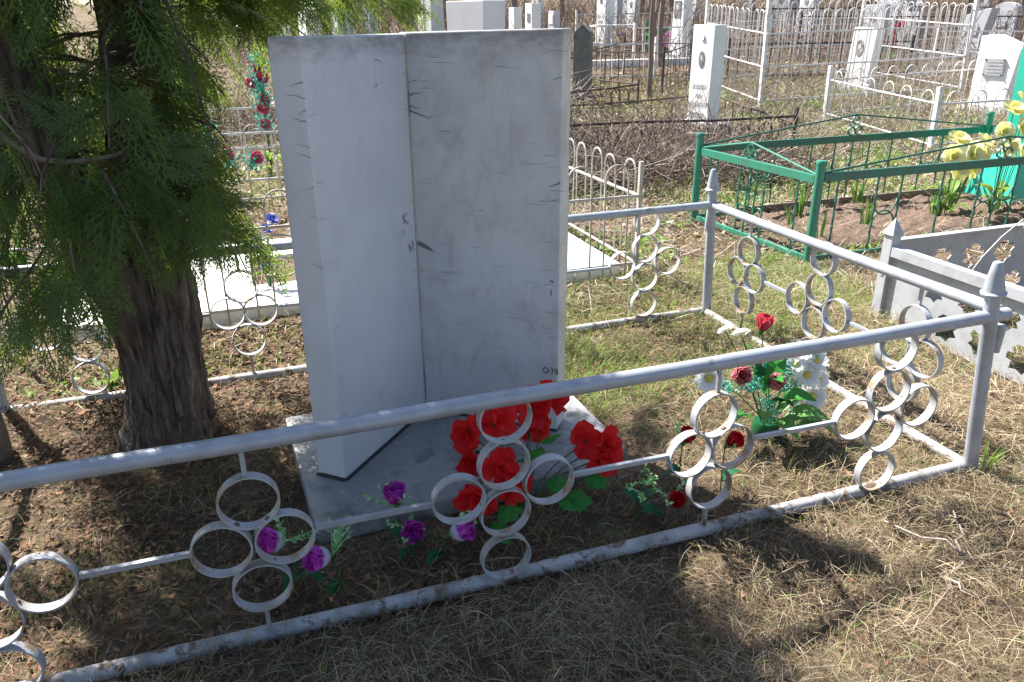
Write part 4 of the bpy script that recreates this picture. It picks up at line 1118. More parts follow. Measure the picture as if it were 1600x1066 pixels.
# ------------------------------------------------------------------ bulbs and weeds (each clump one plant)
def clump(name, label, loc, n, h, w, mat, group=None, spread=.05, lean=.35):
    a = rng.uniform(0, 2*pi, n); r0 = rng.uniform(0, spread, n); hh = h*rng.uniform(.6, 1.1, n); l = rng.uniform(.05, lean, n)
    base = np.stack([r0*np.cos(a), r0*np.sin(a), 0*a-.02], -1); o = np.stack([np.cos(a), np.sin(a), 0*a], -1)
    P = np.stack([base+np.array([0, 0, 1])*(hh*t*(1-.25*l*t*t))[:, None]+o*(hh*l*t*t)[:, None] for t in (0, .35, .7, 1)], 1)
    Wd = np.stack([w*f*np.ones(n) for f in (.8, 1, .8, .1)], 1)
    az = rng.uniform(0, 2*pi, n); V, F = ribbons(P, Wd, np.stack([np.cos(az), np.sin(az), 0*az], -1))
    o = part(name, mesh_np(name, V, F, M[mat], True), None, loc)
    return tag(o, label, 'plant', group)
bg = 'green bulb shoots in the raised soil bed'
for lab, x, y, n, h in (('clump of green bulb shoots by the board at the back left of the raised bed', 5.15, 5.42, 16, .30), ('clump of bulb shoots in the left end of the raised bed behind the green post', 4.35, 5.20, 18, .32), ('tall clump of bulb shoots at the back board below the yellow flowers', 6.25, 5.40, 18, .30), ('small clump of bulb shoots just right of the near green post', 4.62, 4.74, 14, .28), ('thick clump of bulb shoots behind the middle of the peaked green fence', 5.40, 4.82, 24, .30), ('clump of bulb shoots in front of the turquoise marker base', 5.86, 4.68, 18, .26), ('bushy clump of bulb shoots at the foot of the turquoise marker', 6.2, 4.62, 22, .25), ('thin clump of bulb shoots behind the left green panel', 4.1, 5.0, 10, .24), ('thin clump of bulb shoots in the near left corner of the raised bed', 4.05, 4.6, 9, .22)):
    clump('bulb_plant', lab, (x, y, .06), n, h, .006, 'bulb', bg)
clump('bulb_plant', 'clump of bright green bulb leaves at the left edge behind the thuja', (-1.42, 5.6, .02), 26, .40, .012, 'bulb')
clump('bulb_plant', 'tuft of green leaves beside the dark bed of the white ledger', (.42, 5.1, .06), 12, .22, .014, 'weed')
clump('broad_leaf_weed', 'broad leaved green weed by the back rail left of the trunk', (-.70, 3.80, .0), 7, .12, .018, 'weed', None, .02, 1.2)
clump('grass_tuft', 'fresh green grass tuft at the foot of the right corner post', (2.52, 1.80, .0), 26, .15, .003, 'grass', None, .03, .6)

# ------------------------------------------------------------------ graves farther back
def stele(name, label, x, y, w, d, h, n=(-.985, -.17), mat='stone_white', top='flat', taper=.94, lean=0.0, plinth=.12, group=None, cut=.2, cat='headstone', far=False):
    rz = math.atan2(n[0], -n[1])
    t = thing(name, label, cat, (x, y, G(x, y)), rz, group)
    hw, hd = w/2, d/2
    if plinth:
        part('plinth', MB().box(-hw*1.35, hw*1.35, -hd*1.5, hd*1.7, -.15, plinth).mesh('plinth', M[mat], bevel=.008), t)
    z0 = plinth+.002 if plinth else -.12
    tp = taper
    if top == 'flat': prof = [(-hw, z0), (hw, z0), (hw*tp, h), (-hw*tp, h)]
    elif top == 'slantR': prof = [(-hw, z0), (hw*.72, z0), (hw, h*(1-cut)), (hw*.95, h*(1-cut)+.012), (-hw*.5, h), (-hw*.98, h*.985)]
    elif top == 'slantL': prof = [(-hw*.85, z0), (hw*.8, z0), (hw*1.0, h), (hw*.7, h*.985), (-hw, h*(1-cut))]
    elif top == 'round': prof = [(-hw, z0), (hw, z0)]+[(hw*cos(a*pi/8), h-hw*.55+hw*.55*sin(a*pi/8)) for a in range(0, 9)]
    elif top == 'gable': prof = [(-hw, z0), (hw, z0), (hw*tp, h*.9), (0, h), (-hw*tp, h*.9)]
    k = len(prof)
    V = [(px, -hd, z) for px, z in prof]+[(px*(1.0), hd*.92, z) for px, z in prof]
    F = [tuple(range(k)), tuple(range(2*k-1, k-1, -1))]+[(i, k+i, k+(i+1) % k, (i+1) % k) for i in range(k)]
    part('slab', MB().add(V, F).mesh('slab', M[mat], bevel=.008), t, rot=(0, lean, 0))
    if group or far:
        oval(t, -hd, h*.74, w*.13, w*.20)
        textrow(t, -hd, h*.48, w*.62, h*.045, int(x*10)); textrow(t, -hd, h*.40, w*.45, h*.035, int(y*10))
    return t, -hd
def oval(t, y, z, a, b, rim=True, x=0.0, mat='portrait'):
    n = 20
    if rim:
        V = [(x+(a*1.16)*cos(2*pi*i/n), y-.004, z+(b*1.12)*sin(2*pi*i/n)) for i in range(n)]+[(x+(a*1.16)*cos(2*pi*i/n), y+.004, z+(b*1.12)*sin(2*pi*i/n)) for i in range(n)]
        part('portrait_rim', MB().add(V, [tuple(range(n))]+[(i, (i+1) % n, n+(i+1) % n, n+i) for i in range(n)]).mesh('portrait_rim', M['plaque']), t)
    V = [(x+a*cos(2*pi*i/n), y-.008, z+b*sin(2*pi*i/n)) for i in range(n)]+[(x+a*cos(2*pi*i/n), y-.002, z+b*sin(2*pi*i/n)) for i in range(n)]
    part('portrait', MB().add(V, [tuple(range(n))]+[(i, (i+1) % n, n+(i+1) % n, n+i) for i in range(n)]).mesh('portrait', M[mat]), t)
    # pale face and collar within the print
    m = 12
    V = [(x+a*.42*cos(2*pi*i/m), y-.0095, z+b*.22+b*.36*sin(2*pi*i/m)) for i in range(m)]
    part('portrait_face', MB().add(V, [tuple(range(m))]).mesh('portrait_face', M['letters']), t)
def textrow(t, y, z, w, h, seed):
    """faded carved line: strokes too worn to read"""
    r = random.Random(seed); mb = MB(); x = -w/2
    while x < w/2-.01:
        cw = r.uniform(.6, 1.0)*h*.7
        for xx in (x, x+cw*.72): mb.box(xx, xx+h*.16, y-.003, y+.002, z-h/2, z+h/2)
        mb.box(x+h*.17, x+cw*.70, y-.003, y+.002, z-h*.06+r.choice((-.34, 0, .34))*h, z+h*.06+r.choice((-.0, .0))*h) if r.random() < .8 else None
        x += cw*1.28
    o = part('inscription', mb.mesh('inscription', M['letters']), t); o['kind'] = 'stuff'
# the white stele right of the headstone
t, y = stele('headstone', 'white stele with dark oval portrait and faded carved lines standing behind the rusty fence', 6.03, 9.36, .40, .21, 1.42, taper=1.02, plinth=.22)
oval(t, y, 1.0, .050, .095)
part('crescent', MB().tube([(-.01+.035*cos(a), y-.004, 1.27+.04*sin(a)) for a in np.linspace(-1.9, 1.2, 9)], [.002, .006, .009, .011, .011, .010, .008, .005, .002], 6).mesh('crescent', M['letters']), t)
for z, w, h, s in ((.66, .27, .055, 1), (.545, .13, .045, 2), (.44, .33, .055, 3), (.32, .24, .03, 4), (.27, .2, .03, 5)): textrow(t, y, z, w, h, s)
wt = thing('flower_urn', 'round grey stone urn at the foot of the white stele', 'urn', (6.10, 8.93, G(6.1, 8.93)))
part('bowl', MB().lathe([(.06, 0), (.05, .04), (.09, .12), (.10, .24), (.085, .26), (.0, .24)], 14).mesh('bowl', M['stone_grey'], auto=.7), wt)
t, y = stele('headstone', 'white stele with outlined oval portrait inside the tall hoop fence', 11.15, 12.2, .50, .22, 1.08, taper=1.0, lean=.07)
oval(t, y, .74, .075, .135, True, .0, 'portrait2')
t, y = stele('headstone', 'white slant topped stele with grey metal plaque beside the turquoise marker', 11.43, 9.5, .66, .36, 1.14, top='slantR', cut=.17)
part('plaque', MB().box(-.18, .13, y-.022, y-.002, .55, .80).mesh('plaque', M['plaque'], bevel=.004), t)
for px, pz in ((-.165, .565), (.115, .565), (-.165, .785), (.115, .785)):
    part('bolt', MB().lathe([(.012, 0), (.012, .008), (0, .012)], 8).mesh('bolt', M['blackiron']), t, (px, y-.022, pz), (pi/2, 0, 0))
for i in range(4): textrow(t, y-.022, .75-.05*i, .22, .018, 40+i)
t, y = stele('headstone', 'white stele with dark rectangular portrait beside the bright green bench', 11.05, 18.47, .46, .26, 1.50, taper=.8)
part('portrait', MB().box(-.15, .10, y-.012, y-.001, .98, 1.36).mesh('portrait', M['portrait'], bevel=.003), t)
part('portrait_face', MB().add([(-.03+.05*cos(i*.6283), y-.0135, 1.22+.07*sin(i*.6283)) for i in range(10)], [tuple(range(10))]).mesh('portrait_face', M['letters']), t)
t, y = stele('headstone', 'pale grey leaning stele with slanted top and square plaque behind the hoop fence', 18.0, 16.0, .60, .36, 1.18, mat='stone_grey', top='slantL', lean=.14)
part('plaque', MB().box(-.20, .12, y-.02, y-.001, .52, .74).mesh('plaque', M['plaque'], bevel=.004), t, rot=(0, .14, 0))
t, y = stele('headstone', 'pale grey round topped stele with a small oval portrait and two plaques', 21.5, 18.1, .70, .26, 1.16, mat='stone_grey', top='round')
oval(t, y, .84, .07, .10, True, .14, 'portrait2')
part('plaque', MB().box(-.18, .10, y-.02, y-.001, .50, .66).mesh('plaque', M['plaque'], bevel=.004), t)
t, y = stele('headstone', 'white stele with small oval portrait on a dark grey block behind the tall hoop fence', 19.0, 23.6, .62, .28, 1.45, plinth=.30)
oval(t, y, 1.05, .07, .12)
stele('headstone', 'bluish grey stele on a stepped base just right of the white outlined portrait stele', 16.84, 18.1, .62, .3, 1.18, far=True, mat='stone_grey', plinth=.3, taper=1.0)
stele('headstone', 'tall bluish grey stone left of the white stele with small portrait, far back', 21.45, 28.2, .95, .3, 1.35, far=True, mat='stone_grey')
stele('headstone', 'broad white streaked stone block showing right above the headstone top', 3.22, 10.52, .66, .40, 1.72, (-.91, -.41), 'stone_streak', taper=1.12)
stele('headstone', 'narrow white stele with dark edge line, left one of the pair above the headstone', 6.74, 18.83, .28, .22, 1.28)
t, y = stele('headstone', 'narrow white stele with dark vertical portrait, right one of the pair above the headstone', 7.14, 18.7, .34, .26, 1.38)
part('portrait', MB().box(-.05, .08, y-.012, y-.001, .98, 1.16).mesh('portrait', M['portrait'], bevel=.003), t)
t, y = stele('headstone', 'little grey and white memorial post far behind, right of the narrow pair', 8.36, 20.35, .3, .2, 1.10, mat='stone_grey')
part('portrait', MB().box(-.10, .10, y-.012, y-.001, .78, 1.02).mesh('portrait', M['white'], bevel=.003), t)
stele('headstone', 'tall white column shaped headstone behind the white grave table', 10.96, 22.68, .50, .34, 1.75, far=True)
stele('headstone', 'white slant topped stele seen through the lit foliage above the headstone', 1.65, 15.9, .55, .30, 1.60, top='slantR', cut=.10)
stele('headstone', 'grey slab stone seen through the lit foliage right of the white slant topped stele', 2.38, 16.83, .42, .34, 1.45, mat='stone_grey')
stele('headstone', 'plain pale grey pillar left of the broad streaked white block', 3.14, 12.4, .24, .22, 1.74, mat='stone_grey', top='flat', plinth=0)
t, y = stele('headstone', 'low dark blue plaque stone between the pale pillar and the streaked block', 3.10, 11.6, .22, .08, 1.28, (-.3, -.95), 'bluebox', plinth=0)
for i in range(3): textrow(t, y, 1.22-.045*i, .15, .022, 70+i)
stele('headstone', 'mossy dark stone post with a bluish cap right of the headstone top edge', 5.77, 12.75, .30, .24, 1.26, (-.6, -.8), 'stone_dark', top='gable', plinth=.1)
stele('headstone', 'small dim grey stone behind the pink wreath at the far right', 18.35, 18.4, .6, .3, .95, mat='stone_grey')
stele('headstone', 'large pale grey stone with faint writing at the top right behind the leaning stele', 20.8, 21.6, 1.2, .3, 1.35, mat='stone_grey')
for i, (x, y_, w, h, m) in enumerate(((13.2, 26.5, .5, 1.3, 'stone_grey'), (15.2, 29, .5, 1.2, 'stone_white'), (17, 33, .6, 1.2, 'stone_grey'), (24.5, 31.5, .7, 1.3, 'stone_grey'), (27, 27, .7, 1.3, 'stone_white'), (30, 26.5, .7, 1.2, 'stone_grey'), (9.2, 31, .5, 1.2, 'stone_grey'), (6.6, 27.5, .5, 1.3, 'stone_white'), (4.2, 24, .5, 1.2, 'stone_grey'), (1.5, 20.5, .5, 1.2, 'stone_white'), (-1.2, 18, .5, 1.2, 'stone_grey'), (-2.6, 14.5, .5, 1.2, 'stone_white'), (12.6, 32.5, .6, 1.2, 'stone_white'), (21.5, 35, .7, 1.2, 'stone_white'), (33, 33, .7, 1.2, 'stone_grey'), (26, 37, .7, 1.2, 'stone_grey'))):
    stele('headstone', 'small pale headstone among the bare trees far behind the graves', x, y_, w, .25, h, mat=m, group='small headstones far behind the graves', plinth=.1)

def iron_panel(root, p0, p1, h, step, mat, r=.007, rr=.014, z0=.06, low=.08, ymid=None):
    p0 = Vector(p0); p1 = Vector(p1); d = p1-p0; L = d.length
    for z in [h, low]+([ymid] if ymid else []):
        wpart('rail', MB().tube([p0+Vector((0, 0, z)), p0+d*.5+Vector((0, 0, z-.012)), p1+Vector((0, 0, z))], rr, 6), M[mat], root, auto=.8)
    n = max(2, int(L/step)); a = math.atan2(d.y, d.x)
    key = ('b', round(h, 2), mat, r)
    if key not in HOOPS:
        HOOPS[key] = MB().tube([(0, 0, z0), (0, 0, h)], r, 5).mesh('bar', M[mat])
    for i in range(1, n):
        part('bar', HOOPS[key], root, p0+d*(i/n)-Vector(root.location), (random.uniform(-.03, .03), random.uniform(-.05, .05), a))
def scroll_panel(root, p0, p1, h, step, mat):
    """rusty fence of bent rod hearts"""
    p0 = Vector(p0); p1 = Vector(p1); d = p1-p0; L = d.length; a = math.atan2(d.y, d.x)
    for z in (h, .05):
        wpart('rail', MB().tube([p0+Vector((0, 0, z)), p0+d*.33+Vector((0, 0, z+.008)), p0+d*.66+Vector((0, 0, z-.012)), p1+Vector((0, 0, z))], .016, 6), M[mat], root, auto=.8)
    key = ('s', round(h, 2), mat)
    if key not in HOOPS:
        pts = [(-.10, 0, .05), (-.11, 0, h*.5), (-.08, 0, h*.8), (-.03, 0, h*.88), (0, 0, h*.72), (.03, 0, h*.88), (.08, 0, h*.8), (.11, 0, h*.5), (.10, 0, .05)]
        HOOPS[key] = MB().tube(pts, .009, 5).mesh('scroll_bar', M[mat], smooth=True)
    n = max(1, int(L/step))
    for i in range(n): part('scroll_bar', HOOPS[key], root, p0+d*((i+.5)/n)-Vector(root.location), (random.uniform(-.06, .06), random.uniform(-.06, .06), a))
def P3(x, y): return (x, y, G(x, y))
f = thing('rusty_fence', 'sagging rusty brown scroll fence round the white stele with the dark oval portrait', 'fence', P3(6.21, 7.70))
c = [P3(3.3, 8.0), P3(6.21, 7.70), P3(6.75, 10.35), P3(4.1, 10.1)]
scroll_panel(f, c[0], c[1], .50, .26, 'rust'); iron_panel(f, c[3], c[2], .40, .3, 'rust'); iron_panel(f, c[1], c[2], .42, .3, 'rust'); iron_panel(f, c[0], c[3], .45, .3, 'rust')
for p in c: hoop_post(f, p, .60, .026, 'rust')
f = thing('iron_fence', 'low rusty iron fence with bent bars below the dark stone post', 'fence', P3(6.55, 12.2))
c = [P3(4.6, 11.6), P3(6.55, 12.2), P3(6.0, 13.6)]
scroll_panel(f, c[0], c[1], .34, .2, 'rust'); iron_panel(f, c[1], c[2], .34, .2, 'rust')
for p in c: hoop_post(f, p, .42, .022, 'rust')
f = thing('iron_fence', 'thin black iron fence in front of the white grave table', 'fence', P3(7.40, 12.9))
c = [P3(6.45, 13.9), P3(7.40, 12.9), P3(9.0, 14.6), P3(8.0, 15.6)]
iron_panel(f, c[0], c[1], .72, .25, 'blackiron', rr=.011); iron_panel(f, c[1], c[2], .72, .3, 'blackiron', rr=.011); iron_panel(f, c[3], c[2], .72, .3, 'blackiron', rr=.011); iron_panel(f, c[0], c[3], .72, .3, 'blackiron', rr=.011)
for p in c: hoop_post(f, p, .82, .030, 'blackiron')
f = thing('tall_hoop_fence', 'tall off-white wire hoop fence with leaning square posts round the outlined portrait stele', 'fence', P3(8.27, 11.18))
c = [P3(8.27, 11.18), P3(12.34, 11.0), P3(12.9, 14.3), P3(9.0, 14.1)]
for a, b in ((0, 1), (1, 2), (3, 2), (0, 3)): hoop_panel(f, c[a], c[b], 1.46, (.10, .62, 1.12), .23, .17, .0075, .014, 'hoopw')
for p, l in zip(c, ((.02, .06), (-.02, .0), (0, 0), (0, .02))): hoop_post(f, p, 1.62, .042, 'hoopw', l)
f = thing('low_hoop_fence', 'low off-white wire hoop fence with square posts round the slant topped stele with plaque', 'fence', P3(8.07, 7.45))
c = [P3(8.07, 7.45), P3(12.3, 7.3), P3(12.9, 9.8+.5), P3(8.49, 9.87)]
for a, b in ((0, 1), (1, 2), (3, 2), (0, 3)): hoop_panel(f, c[a], c[b], .70, (.08, .56), .36, .22, .008, .013, 'hoopw')
for p, l in zip(c, ((.0, .04), (0, 0), (0, 0), (.0, .03))): hoop_post(f, p, .76, .040, 'hoopw', l)
f = thing('white_curb', 'low white concrete grave curb in front of the green bench', 'curb', P3(9.6, 17.8))
wpart('curb_stone', MB().box(7.9, 11.6, 17.35, 17.55, .2, .68), M['slab'], f, bevel=.01)
f = thing('picket_fence', 'low fence of white wire pickets in front of the leaning pale grey stele', 'fence', P3(13.5, 13.2))
iron_panel(f, P3(12.9, 12.9), P3(17.2, 13.6), .5, .13, 'hoopw', r=.010, rr=.016)
iron_panel(f, P3(12.9, 15.3), P3(18.2, 16.0), .5, .13, 'hoopw', r=.010, rr=.016)
f = thing('iron_fence', 'dark iron bar fence far back right of the bluish stele', 'fence', P3(19.5, 21.5))
iron_panel(f, P3(16.4, 23.5), P3(22.5, 22.0), .9, .28, 'blackiron', r=.016, rr=.025)
f = thing('iron_fence', 'thin grey iron fence behind the thuja and the wire hoop fence', 'fence', P3(0, 9.3))
for a, b in ((P3(-3.5, 8.6), P3(1.9, 8.5)), (P3(-3.5, 10.6), P3(2.2, 10.4))): iron_panel(f, a, b, .55, .3, 'hoopw', r=.008, rr=.014)
for p in (P3(1.9, 8.5), P3(2.2, 10.4), P3(-3.5, 8.6)): hoop_post(f, p, .65, .025, 'hoopw')

for i, (u0_, v0_, u1_, v1_, h_, m_) in enumerate(((17, 4.5, 17.5, 8.5, .7, 'blackiron'), (18.5, 9.5, 18, 14.5, .8, 'hoopw'), (20, 3, 21, 9, .8, 'hoopw'), (23, 8, 22, 15, .9, 'blackiron'), (16.5, -1.5, 17, 3.0, .7, 'hoopw'), (25, 2, 26, 12, .9, 'hoopw'), (14, -3, 14.5, 1.2, .7, 'blackiron'), (21, 15, 22, 20, .9, 'hoopw'), (27, 14, 27, 22, .9, 'blackiron'))):
    a_ = (.33*u0_+.944*v0_, .944*u0_-.33*v0_); b_ = (.33*u1_+.944*v1_, .944*u1_-.33*v1_)
    f = thing('iron_fence', 'thin %s bar fence standing among the far graves' % ('dark iron' if m_ == 'blackiron' else 'off-white'), 'fence', P3(*a_), 0, 'thin bar fences among the far graves, ' + ('dark' if m_ == 'blackiron' else 'pale'))
    iron_panel(f, P3(*a_), P3(*b_), h_, .22, m_, r=.011, rr=.018)
    for e_ in (a_, b_): hoop_post(f, P3(*e_), h_+.12, .035, m_)

# grave table, green bench
gt = thing('grave_table', 'small white table on one leg beside the tall white column headstone', 'table', P3(10.5, 21.2))
part('top', MB().box(-.62, .62, -.25, .25, .64, .69).mesh('top', M['white'], bevel=.006), gt)
part('leg', MB().box(-.04, .04, -.04, .04, -.1, .639).mesh('leg', M['white'], bevel=.004), gt)
b = thing('green_bench', 'bright green painted bench with back posts by the white stele with rectangular portrait', 'bench', P3(11.6, 20.6), -.3)
part('seat', MB().box(-.30, .55, -.2, .2, .40, .45).mesh('seat', M['kelly'], bevel=.005), b)
part('back_board', MB().box(-.22, .55, .17, .2, .46, .62).mesh('back_board', M['kelly'], bevel=.005), b)
for x in (-.27, .5): part('leg', MB().box(x-.035, x+.035, .201, .26, -.1, .80).mesh('leg', M['kelly'], bevel=.004), b); part('leg', MB().box(x-.035, x+.035, -.19, -.12, -.1, .399).mesh('leg', M['kelly'], bevel=.004), b)
bunch('pink_flower_bunch', 'bunch of lilac pink cloth flowers between the green bench and the white stele', 'artificial flowers', P3(11.0, 19.2), [((random.uniform(-.2, .2), random.uniform(-.1, .1), random.uniform(.2, .65)), (random.uniform(-.6, .6), -.8, .4)) for _ in range(9)], 'pinkpetal', 2.2)
bunch('pink_flower_bunch', 'bunch of pink cloth flowers by the dark iron fence at the far right', 'artificial flowers', P3(15.1, 15.6), [((random.uniform(-.2, .2), random.uniform(-.1, .1), random.uniform(.3, .9)), (random.uniform(-.6, .6), -.8, .4)) for _ in range(8)], 'magenta', 1.8)
bunch('yellow_flower_bunch', 'small bunch of orange yellow flowers between the outlined portrait stele and the grey stones', 'artificial flowers', P3(14.2, 15.2), [((random.uniform(-.12, .12), random.uniform(-.1, .1), random.uniform(.2, .6)), (random.uniform(-.6, .6), -.8, .4)) for _ in range(6)], 'yellowpetal', 1.6)
# red wreaths behind the thuja
def wreath(lab, loc, hs_, s):
    w = bunch('red_wreath', lab, 'wreath', loc, hs_, 'magenta', s)
    pts = [(p[0][0]+random.uniform(-.06, .06), p[0][1], p[0][2]+random.uniform(-.06, .06)) for p in hs_]
    V, F = tinsel(500, pts, .05); V = (V-V.mean(0))*1.0+V.mean(0)
    c = V.reshape(-1, 6, 3).mean(1, keepdims=True); V = ((V.reshape(-1, 6, 3)-c)*3.2+c).reshape(-1, 3)
    tag(part('tinsel', mesh_np('tinsel', V, F, M['tinsel']), w), kind='stuff')
wreath('wreath of crimson flowers with teal tinsel right of the thuja at the headstone left edge', (.36, 9.0, .02), [((0, 0, 1.12), (-.2, -.8, .4), ), ((.02, 0, 1.02), (.2, -.8, .4)), ((-.08, 0, .98), (-.4, -.8, .2)), ((.03, 0, 1.22), (.1, -.6, .8)), ((0, .0, .72), (0, -.9, .2)), ((.02, 0, .80), (.3, -.8, .3)), ((.0, 0, .55), (.1, -.8, .1))], 1.5)
wreath('low wreath of crimson flowers behind the thuja trunk', (-.30, 8.0, .0), [((.0, 0, .66), (-.2, -.8, .4)), ((.12, 0, .60), (.2, -.8, .4)), ((-.12, 0, .52), (-.4, -.8, .2)), ((.22, 0, .42), (.1, -.8, .3)), ((.5, .1, .36), (.2, -.8, .3))], 1.5)
wreath('crimson flowers hanging on the grey iron fence behind the thuja crown', (-1.1, 10.5, .05), [((.0, 0, 1.15), (-.2, -.8, .4)), ((.15, 0, 1.3), (.2, -.8, .4)), ((-.2, 0, 1.05), (-.4, -.8, .2)), ((.5, 0, 1.42), (.1, -.8, .3)), ((.42, .1, 1.2), (.2, -.8, .3))], 1.6)

# ------------------------------------------------------------------ bare trees and thickets
def bare_tree(seed, H, r0, spread=.35, lev=3):
    r = random.Random(seed); out = []
    def grow(p, d, L, rad, l):
        pts = [p]; k = 5
        for i in range(k):
            d = (d+Vector((r.gauss(0, .10), r.gauss(0, .10), .04))).normalized(); p = p+d*(L/k); pts.append(p)
        out.append((pts, [rad*(1-.6*i/k) for i in range(k+1)]))
        if l < lev:
            for i in range(5 if l == 0 else 4):
                j = r.randint(2 if l == 0 else 1, k); a = r.uniform(0, 6.28)
                nd = (d+Vector((cos(a), sin(a), r.uniform(.0, .6)))*r.uniform(.5, 1.1)).normalized()
                grow(pts[j], nd, L*r.uniform(.4, .6), rad*.42, l+1)
    grow(Vector((0, 0, -.15)), Vector((r.gauss(0, .05), r.gauss(0, .05), 1)).normalized(), H, r0, 0)
    P = np.array([[tuple(q_) for q_ in pts] for pts, _ in out]); R = np.array([rr for _, rr in out])
    return P, R
TREES = []
for s in range(5):
    P, R = bare_tree(s, 5.5+s*.6, .085+.012*s, lev=3)
    tr = tubes(P[:1], R[:1], 7); br = tubes(P[1:], np.maximum(R[1:], .004), 4)
    TREES.append((mesh_np('trunk', *tr, M['twig'], True), mesh_np('branches', *br, M['twig'])))
def put_tree(x, y, k, s, lab, grp=None, rz=None, name='bare_tree'):
    t = thing(name, lab, 'tree', P3(x, y), random.uniform(0, 6.28) if rz is None else rz, grp)
    part('trunk', TREES[k][0], t, scale=s); o = part('branches', TREES[k][1], t, scale=s); o['kind'] = 'stuff'
put_tree(6.93, 12.51, 0, .62, 'thin brown bare sapling rising between the black iron fence and the dark stone post', None, .4)
put_tree(9.8, 17.2, 1, .8, 'slim bare tree left of the green bench behind the white curb', None)
put_tree(8.9, 15.9, 2, .45, 'twiggy young bare tree right of the thin sapling')
r = random.Random(3)
for i in range(34):
    u = r.uniform(26, 46); v = r.uniform(-.32, .95)*u*.98
    x = .33*u+.944*v; y = .944*u-.33*v
    put_tree(x, y, r.randint(0, 4), r.uniform(.9, 1.5), 'bare leafless tree in the woodland beyond the graves', 'bare trees in the woodland beyond the graves')
def uv(u, v): return .33*u+.944*v, .944*u-.33*v
def twigs(name, n, u0, u1, vf, h, L, rad, mat, lab, cat=None, up=1.0, kind='stuff', clusters=None, flat=.0):
    if clusters is not None:
        cx = clusters[rng.integers(0, len(clusters), n)]; x = cx[:, 0]+rng.normal(0, cx[:, 2]); y = cx[:, 1]+rng.normal(0, cx[:, 2])
    else:
        u = rng.uniform(u0, u1, n); v = rng.uniform(vf[0], vf[1], n)*u; x, y = uv(u, v)
    z = ground(x, y)+rng.uniform(0, h, n)**1.0*.6
    d = norm(np.stack([rng.normal(0, 1, n), rng.normal(0, 1, n), np.abs(rng.normal(0, 1, n))*up+flat], -1))
    ln = L*rng.uniform(.4, 1.2, n); c = np.stack([x, y, z], -1)
    be = rng.normal(0, .28, (n, 3)); be2 = rng.normal(0, .12, (n, 3))
    P = np.stack([c+d*(ln*t)[:, None]+be*(ln*t*t)[:, None]+be2*(ln*sin(t*7))[:, None] for t in (0, .25, .5, .75, 1)], 1)
    P[..., 2] = np.maximum(P[..., 2], ground(P[..., 0], P[..., 1])+.004)
    R = rad*rng.uniform(.5, 1.4, n)[:, None]*np.array([1, .85, .7, .55, .3])[None]
    V, F = tubes(P, R, 3)
    o = part(name, mesh_np(name, V, F, M[mat]))
    return tag(o, lab, cat, None, kind)
# brown tangles behind the wire hoop fence
for i, (x, y, s, n, lab) in enumerate(((3.35, 7.3, .42, 900, 'tangled brown dry bush right of the headstone behind the wire hoop fence'), (4.35, 7.25, .42, 900, 'tangled brown dry bush in front of the middle of the rusty scroll fence'), (5.2, 7.0, .34, 600, 'low tangled dry bush behind the back corner of the green fence'), (4.1, 8.7, .45, 650, 'dry twiggy bush inside the rusty fence left of the white stele'), (5.2, 8.6, .4, 550, 'dry twiggy bush at the foot of the white stele'), (4.9, 12.3, .35, 420, 'pale twiggy bush beside the mossy dark stone post'), (.2, 11.6, .5, 700, 'dry bush behind the crimson wreath between the thuja and the headstone'), (-1.6, 12.2, .6, 700, 'dry bush far behind the thuja trunk'))):
    twigs('dry_bush', int(n*.72), 0, 0, 0, .45, .55, .0050, 'twig_pale' if i == 5 else 'brush', lab, 'bush', .7, None, np.array([[x, y, s]]))
twigs('fallen_twigs', 2600, 4.5, 13, (-.25, .85), .03, .36, .0042, 'twig_pale', None, None, .06)
twigs('dead_stalks', 4200, 8.5, 22, (-.5, .8), .04, .55, .0048, 'twig', None, None, 1.6)
twigs('woodland_thicket', 9000, 20, 48, (-.38, 1.0), .1, 1.5, .010, 'twig', None, None, 2.6)
twigs('dry_weeds', 1500, 9.0, 16, (.2, .8), .04, .6, .004, 'twig_pale', None, None, 2.2)

